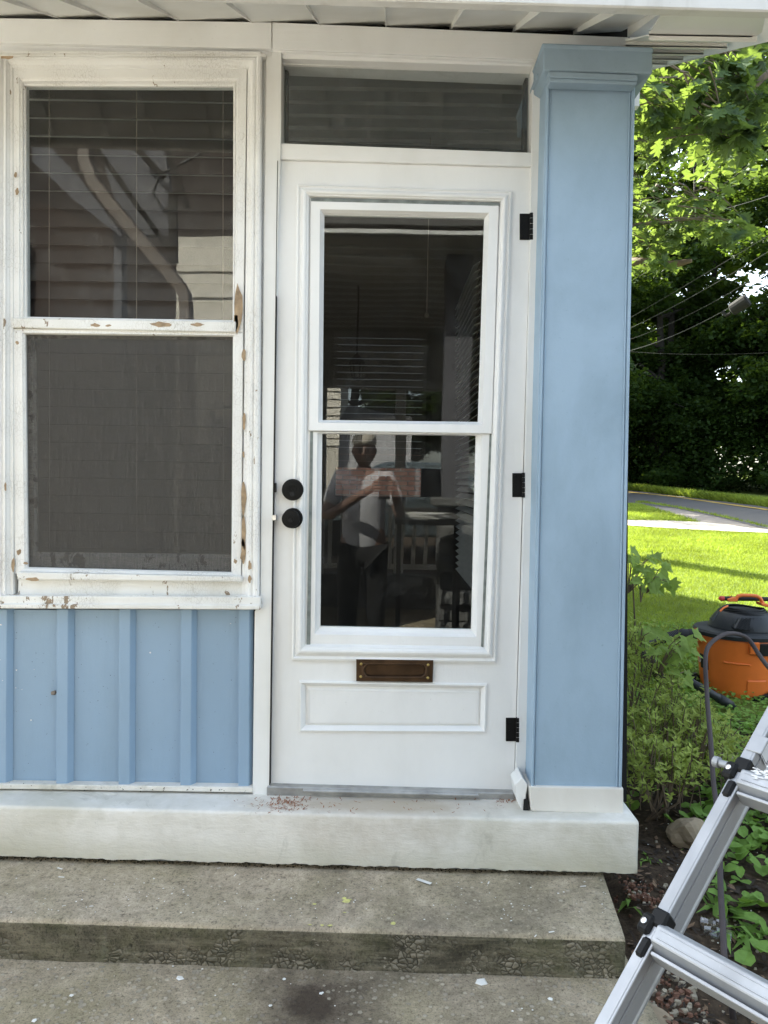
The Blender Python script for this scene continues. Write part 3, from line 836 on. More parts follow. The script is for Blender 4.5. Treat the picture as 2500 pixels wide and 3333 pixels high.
# hinges
for (x0, y0, x1, y1) in [(1692, 695, 1736, 780), (1668, 1540, 1710, 1618), (1647, 2337, 1691, 2413)]:
    xm = x1 - 10
    h = mesh('hinge', *pq([(x0, y0), (xm, y0), (xm, y1), (x0, y1)], -.0035, .002), m_black, door, bevel=.0006)
    mb = MB(); n5 = 5; H = (y1 - y0)
    for k in range(n5):
        a = U(x1 - 6, y0 - 2 + (H + 4) * (k + .04) / n5, -.010); b = U(x1 - 6, y0 - 2 + (H + 4) * (k + .96) / n5, -.010)
        mb.tube([a, b], .0062, 10)
    for k, (fx, fy) in enumerate([(.35, .12), (.25, .5), (.35, .88)]):
        c = U(x0 + (xm - x0) * fx, y0 + H * fy, 0)
        mb.add(*lathe([(.004, -.0035), (.0035, -.0046), (.001, -.005)], (c.x, 0, c.z), 10, 'Y'))
    mb.build('hinge_knuckle', m_black, door)
# threshold
V, Fc = pq([(868, 2560), (1674, 2582), (1676, 2606), (868, 2592)], -.030, .05); mesh('threshold', V, Fc, m_galv, porch, bevel=.003)
V, Fc = pq([(985, 2571), (1560, 2586), (1560, 2596), (985, 2581)], -.045, -.028); mesh('threshold_bead', V, Fc, m_galv, porch, bevel=.003)

# ------------------------------ window
win = thing('sash_window_group', '', '')
bpy.data.objects.remove(win)
window = mesh('window', *frame([(14, 182), (858, 187), (849, 1942), (2, 1942)], [(50, 230), (808, 232), (789, 1946), (53, 1944)],
     [(0, .03), (0, -.034), (.08, -.040), (.22, -.041), (.30, -.034), (.38, -.030), (.46, -.034), (.60, -.034), (.66, -.026), (.74, -.022), (.80, -.018), (.97, -.017), (1, -.008), (1, .03)], 0, sides=(0, 1, 3)), m_old, porch, label='old double-hung window with cracked and peeling white paint')
mesh('casing_board', *pq([(-420, 180), (10, 184), (0, 1950), (-420, 1945)], -.030, .05), m_old, porch, bevel=.002)
O = [(46, 224), (806, 229), (794, 1083), (39, 1069)]; I = [(81, 277), (759, 279), (757, 1042), (85, 1030)]
mesh('upper_sash', *frame(O, I, [(-.03, .02), (0, -.010), (.04, -.012), (.62, -.012), (.68, -.007), (.78, -.004), (.86, -.007), (.92, .002), (1, .004), (1, .03)], 0), m_old, window)
mesh('meeting_rail', *pq([(41, 1034), (768, 1046), (766, 1082), (40, 1067)], -.0215, .01), m_oldh, window, bevel=.003)
mesh('meeting_rail_edge', *pq([(84, 1068), (764, 1082), (762, 1094), (84, 1086)], -.004, .01), m_old, window, bevel=.002)
mesh('pane', *pq([(72, 265), (768, 267), (764, 1052), (76, 1040)], .012, .014), m_glassw, window)
O = [(46, 1072), (794, 1084), (787, 1882), (54, 1866)]; I = [(84, 1088), (759, 1096), (754, 1862), (92, 1846)]
mesh('screen_frame', *frame(O, I, [(-.03, .02), (0, -.010), (.06, -.012), (.8, -.012), (.9, -.008), (1, -.004), (1, .012)], 0), m_old, window)
mesh('insect_screen', *pq([(84, 1082), (762, 1090), (758, 1870), (90, 1856)], .004, .0045), m_screen, window)
O = [(70, 1060), (780, 1070), (775, 1868), (80, 1858)]; I = [(101, 1095), (757, 1100), (752, 1808), (108, 1800)]
mesh('lower_sash', *frame(O, I, [(0, .022), (.8, .022), (1, .03), (1, .04)], 0), m_sashold, window)
mesh('pane', *pq([(95, 1080), (765, 1090), (760, 1815), (100, 1812)], .036, .038), m_glassw, window)
mesh('sill', *pq([(52, 1862), (786, 1877), (788, 1894), (56, 1886)], -.040, .03), m_oldh, window, bevel=.004, seg=2)
mesh('apron', *pq([(60, 1884), (790, 1892), (788, 1942), (58, 1940)], -.012, .03), m_oldh, window, bevel=.001)
mesh('ledge', *pq([(-420, 1938), (848, 1943), (848, 1970), (-420, 1965)], -.052, .03), m_oldh, porch, bevel=.002)
mesh('ledge_lip', *pq([(-420, 1964), (849, 1969), (849, 1985), (-420, 1979)], -.060, .0), m_oldh, porch, bevel=.003)
mb = MB()
for (px, py, sx, sy, y) in [(778, 1010, 14, 70, -.0175), (772, 1055, 10, 30, -.0175), (319, 1063, 14, 7, -.022), (528, 1061, 32, 9, -.022), (650, 1061, 22, 6, -.022), (360, 1064, 10, 4, -.022), (797, 1160, 7, 20, -.0225),
        (799, 1370, 6, 28, -.0225), (797, 1480, 4, 14, -.0225), (798, 1620, 8, 60, -.0225), (797, 1730, 9, 60, -.0225), (796, 1800, 9, 44, -.0225), (820, 1838, 6, 16, -.035), (819, 1880, 6, 14, -.035), (68, 1795, 7, 10, -.0125), (35, 1584, 4, 14, -.035),
        (52, 1835, 6, 26, -.0185), (125, 1880, 26, 7, -.0405), (768, 1826, 6, 8, -.0125), (90, 1832, 8, 5, -.0125), (60, 575, 5, 10, -.0185), (65, 632, 6, 12, -.0185), (35, 205, 30, 10, -.038), (835, 1500, 3, 14, -.036), (62, 1118, 6, 6, -.0125)]:
    c = U(px, py, 0); n = 11; V = []
    for k in range(n):
        a = 2 * math.pi * k / n; q = rnd.uniform(.65, 1.2)
        V.append((c.x + math.cos(a) * sx * q / 1000, y, c.z + math.sin(a) * sy * q / 1000))
    mb.add(V, [tuple(range(n))])
mb.build('bare_wood_patches', m_wood, window, kind='stuff')

# ------------------------------ blue panelling
for a, b in [(-180, -10), (40, 196), (240, 397), (440, 597), (637, 784)]:
    mesh('wall_panel', *pq([(a - 6, 1984), (b + 6, 1986), (b + 5, 2552 + b * .018), (a - 7, 2550 + a * .018)], .004, .03), m_blue, porch)
for (a, b, c2, fl) in [(-215, -180, -170, 0), (5, 31, 45, 0), (194, 229, 243, 1), (395, 430, 443, 1), (595, 628, 642, 1), (782, 815, 826, 1)]:
    A = [U(x, 1980, 0) for x in (a, b, c2)]; Bm = [U(x - 3, 2554 + x * .02, 0) for x in (a, b, c2)]
    ya, yb_, yc = -.020, -.019, .003
    V = [(A[0].x, .006, A[0].z), (A[0].x, ya, A[0].z), (A[1].x, yb_, A[1].z), (A[2].x, yc, A[2].z), (Bm[0].x, .006, Bm[0].z), (Bm[0].x, ya, Bm[0].z), (Bm[1].x, yb_, Bm[1].z), (Bm[2].x, yc, Bm[2].z)]
    mesh('batten', V, [(0, 1, 5, 4), (1, 2, 6, 5), (2, 3, 7, 6), (0, 4, 7, 3), (4, 5, 6, 7), (0, 3, 2, 1)], m_blue, porch, bevel=.0015)
mesh('bottom_trim', *pq([(-420, 2546), (822, 2563), (822, 2580), (-420, 2562)], -.030, .03), m_plinth, porch, bevel=.002)
mb = MB()
for (px, py, r_, m) in [(175, 2255, .010, 0), (178, 2250, .007, 0)]:
    c = U(px, py, -.001); chip(mb, (c.x, -.004, c.z), r_, .4, Matrix.Rotation(R(80), 3, 'X'))
mb.build('cocoon', m_timber, porch)
mb = MB()
for (px, py, r_) in [(12, 2030, .005), (8, 2143, .004), (52, 2182, .003), (99, 2345, .0035), (628, 2260, .003), (488, 2125, .004), (70, 2245, .002), (50, 2240, .002), (18, 2210, .002), (110, 2180, .0015), (750, 2030, .002)]:
    c = U(px, py, -.001); chip(mb, (c.x, .002 if px > 48 else -.020, c.z), r_, .15, Matrix.Rotation(R(90), 3, 'X'))
mb.build('paint_specks', m_chipw, porch, kind='stuff')

mb = MB()
for i in range(420):
    px = rnd.uniform(0, 815); py = 2552 + px * .019 + rnd.gauss(0, 3.5)
    c = U(px, py, -.01); chip(mb, (c.x, -.012 - rnd.random() * .018, c.z), rnd.uniform(.001, .0035), .4)
mb.build('bottom_grime', m_mortar, porch, kind='stuff')
mb = MB()
for i in range(150):
    px = rnd.uniform(0, 815); py = rnd.uniform(1995, 2545)
    c = U(px, py, .003); chip(mb, (c.x, .0035, c.z), rnd.uniform(.0006, .0016), .3, Matrix.Rotation(R(90), 3, 'X'))
mb.build('fly_specks', m_mortar, porch, kind='stuff')
# ------------------------------ room behind (walls, floor, back wall with a window)
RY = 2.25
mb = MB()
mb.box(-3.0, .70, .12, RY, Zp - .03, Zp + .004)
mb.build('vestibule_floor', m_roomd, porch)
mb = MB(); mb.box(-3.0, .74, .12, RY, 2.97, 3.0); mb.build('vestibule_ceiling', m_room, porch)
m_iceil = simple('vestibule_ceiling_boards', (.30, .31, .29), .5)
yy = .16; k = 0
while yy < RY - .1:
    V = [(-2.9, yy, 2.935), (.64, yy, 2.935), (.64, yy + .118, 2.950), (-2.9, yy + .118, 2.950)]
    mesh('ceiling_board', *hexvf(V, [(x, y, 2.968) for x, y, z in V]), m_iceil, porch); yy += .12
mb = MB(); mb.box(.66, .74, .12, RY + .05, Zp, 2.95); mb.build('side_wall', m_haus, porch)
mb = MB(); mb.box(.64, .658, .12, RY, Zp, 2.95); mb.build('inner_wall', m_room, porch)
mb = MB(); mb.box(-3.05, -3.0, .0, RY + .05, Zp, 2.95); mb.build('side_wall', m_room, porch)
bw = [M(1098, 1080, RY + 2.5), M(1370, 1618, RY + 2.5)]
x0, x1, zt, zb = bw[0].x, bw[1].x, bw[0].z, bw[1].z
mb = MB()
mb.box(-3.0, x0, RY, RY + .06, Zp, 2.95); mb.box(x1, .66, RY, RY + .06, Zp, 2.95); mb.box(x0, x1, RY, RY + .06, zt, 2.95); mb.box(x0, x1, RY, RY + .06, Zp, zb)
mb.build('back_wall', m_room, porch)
bl = thing('window_blind', 'blind on the far window seen through the door glass', 'blind', (0, RY - .03, zt))
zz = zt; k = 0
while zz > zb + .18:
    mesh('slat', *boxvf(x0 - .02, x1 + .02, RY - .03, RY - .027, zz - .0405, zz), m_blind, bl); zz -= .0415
br = thing('interior_cord', 'thin pull cord with a round end hanging behind the door glass', 'cord', (0, 1.2, 2.6))
c0 = U(1396, 700, 1.2); c1 = U(1389, 1026, 1.2)
mesh('cord', *tubevf([Vector((c0.x, 1.2, 2.95)), c1], .002, 6), m_timber, br)
mesh('cord_end', *blob(c1, .012, amp=0), m_timber, br, smooth=True)
# blind seen edge-on at the right of the door glass
sb = thing('side_blind', 'white slatted blind hanging edge-on right of the door glass', 'blind', (.45, 1.0, 1.0))
for i in range(44):
    q = U(1532, 905 + i * 23, 1.3)
    c = Vector((q.x, 0, q.z)); a = R(34)
    V = []
    for yy in (1.05, 1.95):
        for (du, dv) in ((-.018, -.0012), (.018, -.0012), (.018, .0012), (-.018, .0012)):
            V.append((c.x + du * math.cos(a) - dv * math.sin(a), yy, c.z + du * math.sin(a) + dv * math.cos(a)))
    mesh('slat', V, [(0, 1, 2, 3), (7, 6, 5, 4), (0, 4, 5, 1), (1, 5, 6, 2), (2, 6, 7, 3), (3, 7, 4, 0)], m_blindw, sb)
# paper towel roll on the vestibule floor
pr = thing('paper_towel_roll', 'white paper towel roll standing behind the bottom of the door glass', 'paper roll', (0, .6, Zp))
c = U(1395, 2065, .62)
mesh('roll', *lathe([(.055, 0), (.055, .0), (.056, .26), (.02, .26), (.02, .2), (.001, .2)], (c.x, .62, Zp + .005), 24), m_paper, pr)
mb = MB()
wb = thing('window_blind', 'brown slatted blind hanging behind the old window panes', 'blind', (-.85, .13, 2.4))
first = None
zt_ = U(400, 300, .13).z; zb_ = U(400, 1850, .13).z
i = 0; z = zt_
xl, xr = U(40, 700, .13).x, U(800, 700, .13).x
while z > zb_:
    if first is None:
        a = R(66); V = []
        for x in (xl, xr):
            for (du, dv) in ((-.036, -.0012), (.036, -.0012), (.036, .0012), (-.036, .0012)):
                V.append((x, .13 + du * math.cos(a) - dv * math.sin(a), z + du * math.sin(a) + dv * math.cos(a)))
        first = mesh('slat', V, [(0, 1, 2, 3), (7, 6, 5, 4), (0, 4, 5, 1), (1, 5, 6, 2), (2, 6, 7, 3), (3, 7, 4, 0)], m_blind, wb)
    else:
        c = first.copy(); COL.objects.link(c); c.location = (0, 0, z - zt_)
    z -= .060
for px in (158, 443, 725):
    a = U(px, 270, .09); b = U(px, 1860, .09)
    mesh('ladder_cord', *tubevf([(a.x, .095, a.z), (b.x, .095, b.z)], .0013, 5), m_timber, wb)

# ================================================================ PILLAR
pil = thing('pillar', 'square light blue porch pillar right of the white door', 'pillar', (.62, .1, Zp))
yP = -.105
mesh('shaft', *pq([(1778, 255), (2068, 262), (2048, 1300), (2024, 2564), (1728, 2556), (1752, 1300)], yP, .24), m_bluep, pil, bevel=.002)
def vstrip(name, xt, xb, w, y, mat, par, yt=262, yb=2562):
    return mesh(name, *pq([(xt, yt), (xt + w, yt), (xb + w, yb), (xb, yb)], y, yP + .01), mat, par, bevel=.0015)
vstrip('corner_bead', 1782, 1730, 7, yP - .007, m_bluep, pil); vstrip('corner_bead', 1792, 1740, 4, yP - .004, m_bluep, pil)
vstrip('corner_bead', 2049, 2006, 5, yP - .004, m_bluep, pil); vstrip('corner_bead', 2058, 2015, 9, yP - .008, m_bluep, pil)
mesh('base_block', *pq([(1722, 2560), (2030, 2566), (2030, 2652), (1728, 2640)], yP - .012, .26), m_baseblk, pil, bevel=.004, seg=2)
# capital: flared box with chamfer
def ring(px0, px1, py, y, dx=0): 
    a = U(px0, py, y); b = U(px1, py, y); return a, b
lv = [(1779, 2077, 300, -.112), (1768, 2079, 262, -.125), (1757, 2124, 240, -.165), (1757, 2125, 150, -.170)]
lv = []
for (pxl, pxr, pyl, pyr, y) in [(1782, 2066, 276, 286, yP - .001), (1768, 2124, 228, 238, yP - .055), (1768, 2124, 153, 166, yP - .055), (1765, 2127, 150, 163, yP - .060), (1765, 2127, 139, 153, yP - .060)]:
    a = U(pxl, pyl, y); b = U(pxr, pyr, y)
    off = -(y - yP)
    lv.append([Vector((a.x, y, a.z)), Vector((b.x, y, b.z)), Vector((b.x, .24 + off, b.z)), Vector((a.x, .24 + off, a.z))])
V = [p for l in lv for p in l]
Fc = [(i * 4 + k, i * 4 + (k + 1) % 4, (i + 1) * 4 + (k + 1) % 4, (i + 1) * 4 + k) for i in range(len(lv) - 1) for k in range(4)] + [(3, 2, 1, 0), tuple(range(len(V) - 4, len(V)))]
mesh('capital', V, Fc, m_bluecap, pil, bevel=.003)
mesh('collar', *pq([(1786, 231), (2076, 243), (2076, 262), (1786, 250)], yP - .060, yP - .02), m_bluecap, pil, bevel=.002)
mesh('collar_bead', *pq([(1786, 252), (2074, 264), (2072, 275), (1788, 266)], yP - .054, yP - .01), m_bluecap, pil, bevel=.003)
mesh('capital_return', *pq([(1745, 240), (1790, 236), (1790, 262), (1745, 258)], -.08, .02), m_bluecap, pil, bevel=.003)

# ================================================================ AWNING
SL = .43
aw = thing('metal_awning', 'white metal awning with overlapping panels above door and window', 'awning', (0, -.2, 2.8))
wx = [-460, -240, -22, 188, 362, 585, 823, 1040, 1258, 1474, 1685, 1891, 2046]
yw, ye = .05, -.44
def wz(px): return U(px, 66 + px * .0255 - 12, -.04).z + .0
for i in range(len(wx) - 1):
    a = U(wx[i], 70, -.04); b = U(wx[i + 1], 70, -.04); zl = wz(wx[i]) + .003
    h = .012
    def zz_(z, y): return z + SL * (y - (-.04))
    th = .004
    P = []
    for y in (ye, yw):
        P += [(a.x, y, zz_(zl, y)), (b.x + .004, y, zz_(zl + h, y)), (b.x + .004, y, zz_(zl + h, y) + th), (a.x, y, zz_(zl, y) + th)]
    mb = MB(); mb.add(P, [(0, 1, 2, 3), (7, 6, 5, 4), (0, 4, 5, 1), (1, 5, 6, 2), (2, 6, 7, 3), (3, 7, 4, 0)])
    P = []
    for y in (ye, yw):
        lo = .014 if y < -.2 else .001
        P += [(a.x - .003, y, zz_(zl - lo, y)), (a.x, y, zz_(zl - lo, y)), (a.x, y, zz_(zl + h + .006, y)), (a.x - .003, y, zz_(zl + h + .006, y))]
    mb.add(P, [(0, 1, 2, 3), (7, 6, 5, 4), (0, 4, 5, 1), (1, 5, 6, 2), (2, 6, 7, 3), (3, 7, 4, 0)])
    mb.build('awning_panel', m_awning, aw)
# closed top so that no light leaks between the panels and the wall
a = U(-460, 70, -.04)
mesh('awning_top', [(-3.2, ye, 2.80), (1.12, ye, 2.80), (1.12, 1.0, 3.40), (-3.2, 1.0, 3.40), (-3.2, ye, 2.82), (1.12, ye, 2.82), (1.12, 1.0, 3.42), (-3.2, 1.0, 3.42)],
     [(0, 1, 2, 3), (7, 6, 5, 4), (0, 4, 5, 1), (1, 5, 6, 2), (2, 6, 7, 3), (3, 7, 4, 0)], m_awning, aw)
# front fascia
fa, fb = U(640, -2, ye - .01), U(2560, 54, ye - .01)
def fz(x): return fa.z + (fb.z - fa.z) * (x - fa.x) / (fb.x - fa.x)
V = []
for y in (ye - .03, ye + .004):
    V += [(-3.2, y, fz(-3.2)), (1.35, y, fz(1.35)), (1.35, y, fz(1.35) + .16), (-3.2, y, fz(-3.2) + .16)]
mesh('fascia', V, [(0, 1, 2, 3), (7, 6, 5, 4), (0, 4, 5, 1), (1, 5, 6, 2), (2, 6, 7, 3), (3, 7, 4, 0)], m_fascia, aw, bevel=.004)
# cover strip at the corner
a0, a1 = U(2152, 40, ye + .03), U(2235, 40, ye + .03)
b0, b1_ = U(2042, 121, -.045), U(2105, 124, -.045)
V = [a0, a1, b1_, b0]; V2 = [v + Vector((0, 0, .03)) for v in V]
mesh('cover_strip', *hexvf(V, V2), m_awning, aw)
e_a, e_b = U(2540, 114, -.44), U(2105, 229, .85)
# side part: panels run across, stepping up towards the back
ys_ = [-.42, -.35, -.14, .08, .30, .52, .75]
xe = [1.035, 1.035, 1.05, 1.07, 1.09, 1.11, 1.13]
zs = [1.255 - .04, 1.262, 1.352, 1.452, 1.56, 1.66, 1.76]
zs = []
for (px, py), y in zip([(2449, 119), (2367, 154), (2290, 175), (2224, 193), (2172, 208), (2130, 220)], ys_[1:]):
    zs.append(U(px, py, y).z)
xe = [U(px, py, y).x for (px, py), y in zip([(2449, 119), (2367, 154), (2290, 175), (2224, 193), (2172, 208), (2130, 220)], ys_[1:])]
yy = ys_[1:]
def sidepanel(y0, z0, y1, z1, xr0, xr1, xl=.70):
    mb = MB(); h = .012
    V = [(xl, y0, z0), (xr0, y0, z0), (xr1, y1, z1 - .0 + h), (xl, y1, z1 + h)]
    mb.add(*hexvf(V, [(x, y, z + .004) for x, y, z in V]))
    V = [(xl, y1, z1 - .004), (xr1, y1, z1 - .004), (xr1, y1, z1 + h + .01), (xl, y1, z1 + h + .01)]
    mb.add(*hexvf(V, [(x, y + .003, z) for x, y, z in V]))
    mb.build('awning_panel', m_awning, aw)
sidepanel(-.44, fz(.95) + .002, yy[0], zs[0] - .010, e_a.x, U(2464, 134, yy[0]).x)
for i in range(len(yy) - 1):
    sidepanel(yy[i], zs[i] - .002, yy[i + 1], zs[i + 1], xe[i], xe[i + 1])
# lidding board above the ribs and the drip edge at the free end
V = [(xe[0] - .05, -.44, zs[0] + .05), (1.30, -.44, zs[0] + .03), (1.42, yy[-1], zs[-1] + .05), (xe[-1] - .05, yy[-1], zs[-1] + .07)]
V = [Vector((xe[0] - .02, -.44, zs[0] + .012)), Vector((e_a.x, -.44, e_a.z - .01)), Vector((e_b.x, .85, e_b.z)), Vector((xe[-1] - .02, .85, zs[-1] + .06))]
mesh('end_soffit', *hexvf(V, [v + Vector((0, 0, .01)) for v in V]), m_awning, aw)
mesh('drip_edge', *tubevf([e_a + Vector((0, -.05, -.012)), (e_a + e_b) / 2 + Vector((0, 0, -.004)), e_b], .0035, 6), m_fascia, aw)
mb = MB(); mb.box(-3.2, 1.1, .98, 1.02, 3.0, 3.42); mb.build('awning_back', m_awning, aw)
# ================================================================ MAIN HOUSE (behind the porch), casts the shade
hs = thing('house', 'pale sided house standing behind the enclosed porch', 'house', (-4, 6, 0))
mb = MB(); mb.box(-9, .55, 3.55, 7.3, -.2, 4.6); mb.build('wall', m_haus, hs)
mb = MB()
mb.add([(-9.3, 3.2, 4.6), (.85, 3.2, 4.6), (.85, 7.6, 4.6), (-9.3, 7.6, 4.6), (-9.3, 5.4, 6.0), (.85, 5.4, 6.0)], [(0, 1, 2, 3), (0, 4, 5, 1), (3, 2, 5, 4), (0, 3, 4), (1, 5, 2)])
mb.build('roof', m_shingle, hs)
def make_wall_bricks(x0, x1, z0, z1, y, parent, limit=300):
    z = z0; row = 0; src = None
    mesh('mortar', *boxvf(x0, x1, y + .004, y + .02, z0, z1), m_brickm, parent)
    while z < z1:
        x = x0 + (.057 if row % 2 else 0)
        while x < x1:
            if src is None:
                src = mesh('brick', *boxvf(0, .105, y - .006, y + .01, 0, .030), m_brick, parent); src.location = (x, 0, z)
            else:
                c = src.copy(); COL.objects.link(c); c.location = (x, rnd.uniform(-.002, .002), z)
            x += .113
        z += .038; row += 1
make_wall_bricks(-.55, .35, 1.1, 1.55, 3.52, hs)

# ================================================================ FOREST AND TREES
def leafcloud(name, mat, parent, centres, n, size, flat=.6, seed=0, lobes=False, droop=.25, kind=None):
    """centres: list of (x,y,z,r); many bent leaf faces on the shells of uneven clumps"""
    rs = np.random.RandomState(seed)
    C = np.array(centres); w = C[:, 3] ** 2; w /= w.sum()
    idx = rs.choice(len(C), n, p=w)
    d = rs.normal(size=(n, 3)); d /= np.linalg.norm(d, axis=1)[:, None]
    rr = (rs.rand(n) ** .45)[:, None]
    P = C[idx, :3] + d * rr * C[idx, 3:4] * np.array([1, 1, flat])
    a = rs.normal(size=(n, 3)) * np.array([1, 1, .45]) + np.array([0, 0, -droop]); a /= np.linalg.norm(a, axis=1)[:, None]
    up = rs.normal(size=(n, 3)) * .55 + np.array([0, 0, 1.0])
    b = np.cross(a, up); b /= np.linalg.norm(b, axis=1)[:, None] + 1e-9
    nn = np.cross(b, a)
    s = (size * (0.6 + .8 * rs.rand(n)))[:, None]
    p0 = P; p1 = P + a * s * .5 + b * s * .33 + nn * s * .06; p2 = P + a * s; p3 = P + a * s * .5 - b * s * .33 + nn * s * .06
    V = np.stack([p0, p1, p2, p3], 1).reshape(-1, 3)
    me = bpy.data.meshes.new(name)
    me.vertices.add(n * 4); me.vertices.foreach_set('co', V.ravel())
    me.loops.add(n * 4); me.loops.foreach_set('vertex_index', np.arange(n * 4))
    me.polygons.add(n); me.polygons.foreach_set('loop_start', np.arange(n) * 4); me.polygons.foreach_set('loop_total', np.full(n, 4))
    me.update(); me.validate()
    me.materials.append(mat)
    o = bpy.data.objects.new(name, me); COL.objects.link(o); setpar(o, parent)
    if kind: o['kind'] = kind
    return o
def make_tree(hgt, rad, nl, seed, low=.12, size=.24):
    rs = random.Random(seed)
    t = thing('forest_tree', 'tree', 'tree', (0, 0, 0))
    P = [Vector((0, 0, -.5))]; x = y = 0
    for k in range(1, 9):
        x += rs.uniform(-.18, .18); y += rs.uniform(-.18, .18); P.append(Vector((x, y, hgt * .85 * k / 8)))
    mb = MB(); mb.tube(P, [.27 * (1 - .1 * k) for k in range(9)], 8)
    cs = []
    for k in range(26):
        z = hgt * rs.uniform(low, .95); a = rs.random() * 6.28
        q = rad * (1 - abs(z / hgt - .45) * 1.0) * rs.uniform(.55, 1.05)
        i = min(7, int(z / (hgt * .85) * 8)); b = P[i].lerp(P[i + 1], .5)
        e = Vector((b.x + math.cos(a) * q, b.y + math.sin(a) * q, z + rs.uniform(.2, 1)))
        mb.tube([b, b.lerp(e, .5) + Vector((0, 0, .25)), e], [.075, .05, .02], 5)
        for j in range(5):
            f = rs.uniform(.5, 1.08)
            c = b.lerp(e, f) + Vector((rs.gauss(0, .5), rs.gauss(0, .5), rs.gauss(0, .35)))
            cs.append((c.x, c.y, c.z, rs.uniform(.45, 1.0)))
    mb.build('trunk', m_bark, t)
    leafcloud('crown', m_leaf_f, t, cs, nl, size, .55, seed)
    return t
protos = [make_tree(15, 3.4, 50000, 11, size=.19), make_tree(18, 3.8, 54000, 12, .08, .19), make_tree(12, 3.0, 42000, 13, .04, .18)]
spots = []
kinds = ['tall dark leafy tree', 'broad dark leafy tree', 'lower dense leafy tree']
base = [(11.5, 28.5, 2, 'just left of centre'), (15.5, 27.0, 0, ''), (9.0, 31.5, 1, ''), (13.5, 31.8, 1, ''), (17.5, 30, 2, ''), (19.0, 25.0, 1, ''), (22.0, 22.0, 0, ''), (20.8, 18.8, 2, ''), (25, 18, 1, ''), (7.0, 34, 0, ''), (11.0, 36, 1, ''), (16, 36, 0, ''), (21, 32, 1, ''), (27, 24, 0, ''),
        (4.5, 36, 2, ''), (0, 37, 1, ''), (14.5, 24.3, 2, ''), (17.8, 21.2, 0, ''), (10.3, 27.2, 2, ''), (-3, 29, 1, ''), (-7, 33, 0, ''), (.5, 27, 1, ''), (-11.5, 35, 1, ''), (4.2, 26, 2, ''), (1.8, 21.5, 2, ''), (4.3, 22, 2, '')]  # the closing entries are unseen trees, added to shade road and driveway
frontal = {}
used = set()
lab = ['dark leafy tree at the far road edge, nearest the blue pillar', 'dark leafy tree beyond the road, second row behind the verge', 'tall dark tree deep in the wood, only its crown in view', 'dark tree in the wood behind the bright oak branch',
       'dense low tree in the shade beyond the road bend', 'tall tree of the wood whose crown reaches the right edge', 'tree of the wood right of the hanging cable case', 'low tree close to the road outside the right edge of the wood',
       'tree far right in the wood beyond the road', 'tree in the back row of the wood close to the pillar side', 'back row tree seen between trunks under the awning edge', 'back row tree of the wood behind the power cables', 'back row tree at the right of the wood',
       'tree at the right end of the wood', 'low tree at the left end of the wood', 'tree behind the house at the left end of the wood', 'low leafy tree on the verge with branches over the road', 'tall tree on the verge where the road passes the lawn', 'bushy tree on the verge just right of the pillar edge', 'tall tree added unseen behind the house to shade the road, first from its gable', 'tree added unseen behind the house to shade the road, farther along', 'broad tree added on the verge to shade the road, hidden behind the door', 'tree added unseen at the far left behind the house to shade the road', 'low tree added on the verge to shade the road, hidden behind the pillar', 'low tree added by the road to shade the driveway, hidden behind the door', 'low tree added by the road to shade the driveway, hidden right behind the pillar']
for i, (x, y, k, _) in enumerate(base):
    if k not in used: t = protos[k]; used.add(k)
    else: t = clone(protos[k])
    t.location = (x, y, gh(x, y)); t.rotation_euler = (0, 0, rnd.random() * 6.28)
    s = rnd.uniform(.85, 1.15); t.scale = (s, s, s)
    t['label'] = lab[i]; t['group'] = 'trees of the dark wood beyond the road'
# undergrowth at the foot of the wood
cs = []
for i in range(420):
    x = rnd.uniform(0, 32); y = 32.5 - (x * .62) + rnd.uniform(-1.3, 3.6)
    if x > 16: y -= (x - 16) * .3
    if i % 3 == 0: y += rnd.uniform(3, 8)
    z = gh(x, y); cs.append((x, y, z + rnd.uniform(.1, 2.6), rnd.uniform(.5, 1.3)))
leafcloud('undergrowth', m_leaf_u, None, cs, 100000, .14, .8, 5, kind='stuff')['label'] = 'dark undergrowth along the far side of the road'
# a far wall of foliage behind the trees so that the wood is deep
cs = []
for i in range(260):
    x = rnd.uniform(-14, 44); y = 43 - x * .25 + rnd.uniform(-3, 4); cs.append((x, y, gh(x, y) + rnd.uniform(0, 17), rnd.uniform(1.2, 2.4)))
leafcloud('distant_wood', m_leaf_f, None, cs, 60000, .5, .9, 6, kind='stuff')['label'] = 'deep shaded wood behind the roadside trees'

# ---------------------------------------------------------------- oak with lobed leaves, close by
oak = thing('oak_tree', 'oak with bright lobed leaves hanging beside the blue pillar', 'tree', (2.6, 7.6, gh(2.6, 7.6)))
T0 = Vector((2.45, 7.6, gh(2.45, 7.6) - .2))
mesh('trunk', *tubevf([T0, Vector((2.5, 7.6, 1.5)), Vector((2.5, 7.5, 3.2)), Vector((2.6, 7.5, 5.5)), Vector((2.5, 7.6, 8.5))], [.26, .21, .18, .14, .07], 12), m_bark, oak, smooth=True)
def lobed(half=None):
    pts = [(0, 0), (.06, .10), (.24, .14), (.14, .24), (.40, .36), (.36, .46), (.17, .46), (.46, .62), (.36, .70), (.15, .66), (.26, .86), (.10, .84), (0, 1.0)]
    out = [(x, y) for x, y in pts]; back = [(-x, y) for x, y in reversed(pts[1:-1])]
    return out + back
LP = lobed()
def leafmesh(mb, base_, a, up, s, fold=.25):
    a = a.normalized(); b = a.cross(up).normalized(); n_ = b.cross(a)
    V = []
    m = len(LP)
    for x, y in LP:
        V.append(base_ + a * (y * s) + b * (x * s) + n_ * (abs(x) * fold * s - (y - .4) ** 2 * .35 * s))
    # fan around the midrib
    V.append(base_ + a * (.45 * s)); c = len(V) - 1
    mb.add(V, [(c, i, (i + 1) % m) for i in range(m)])
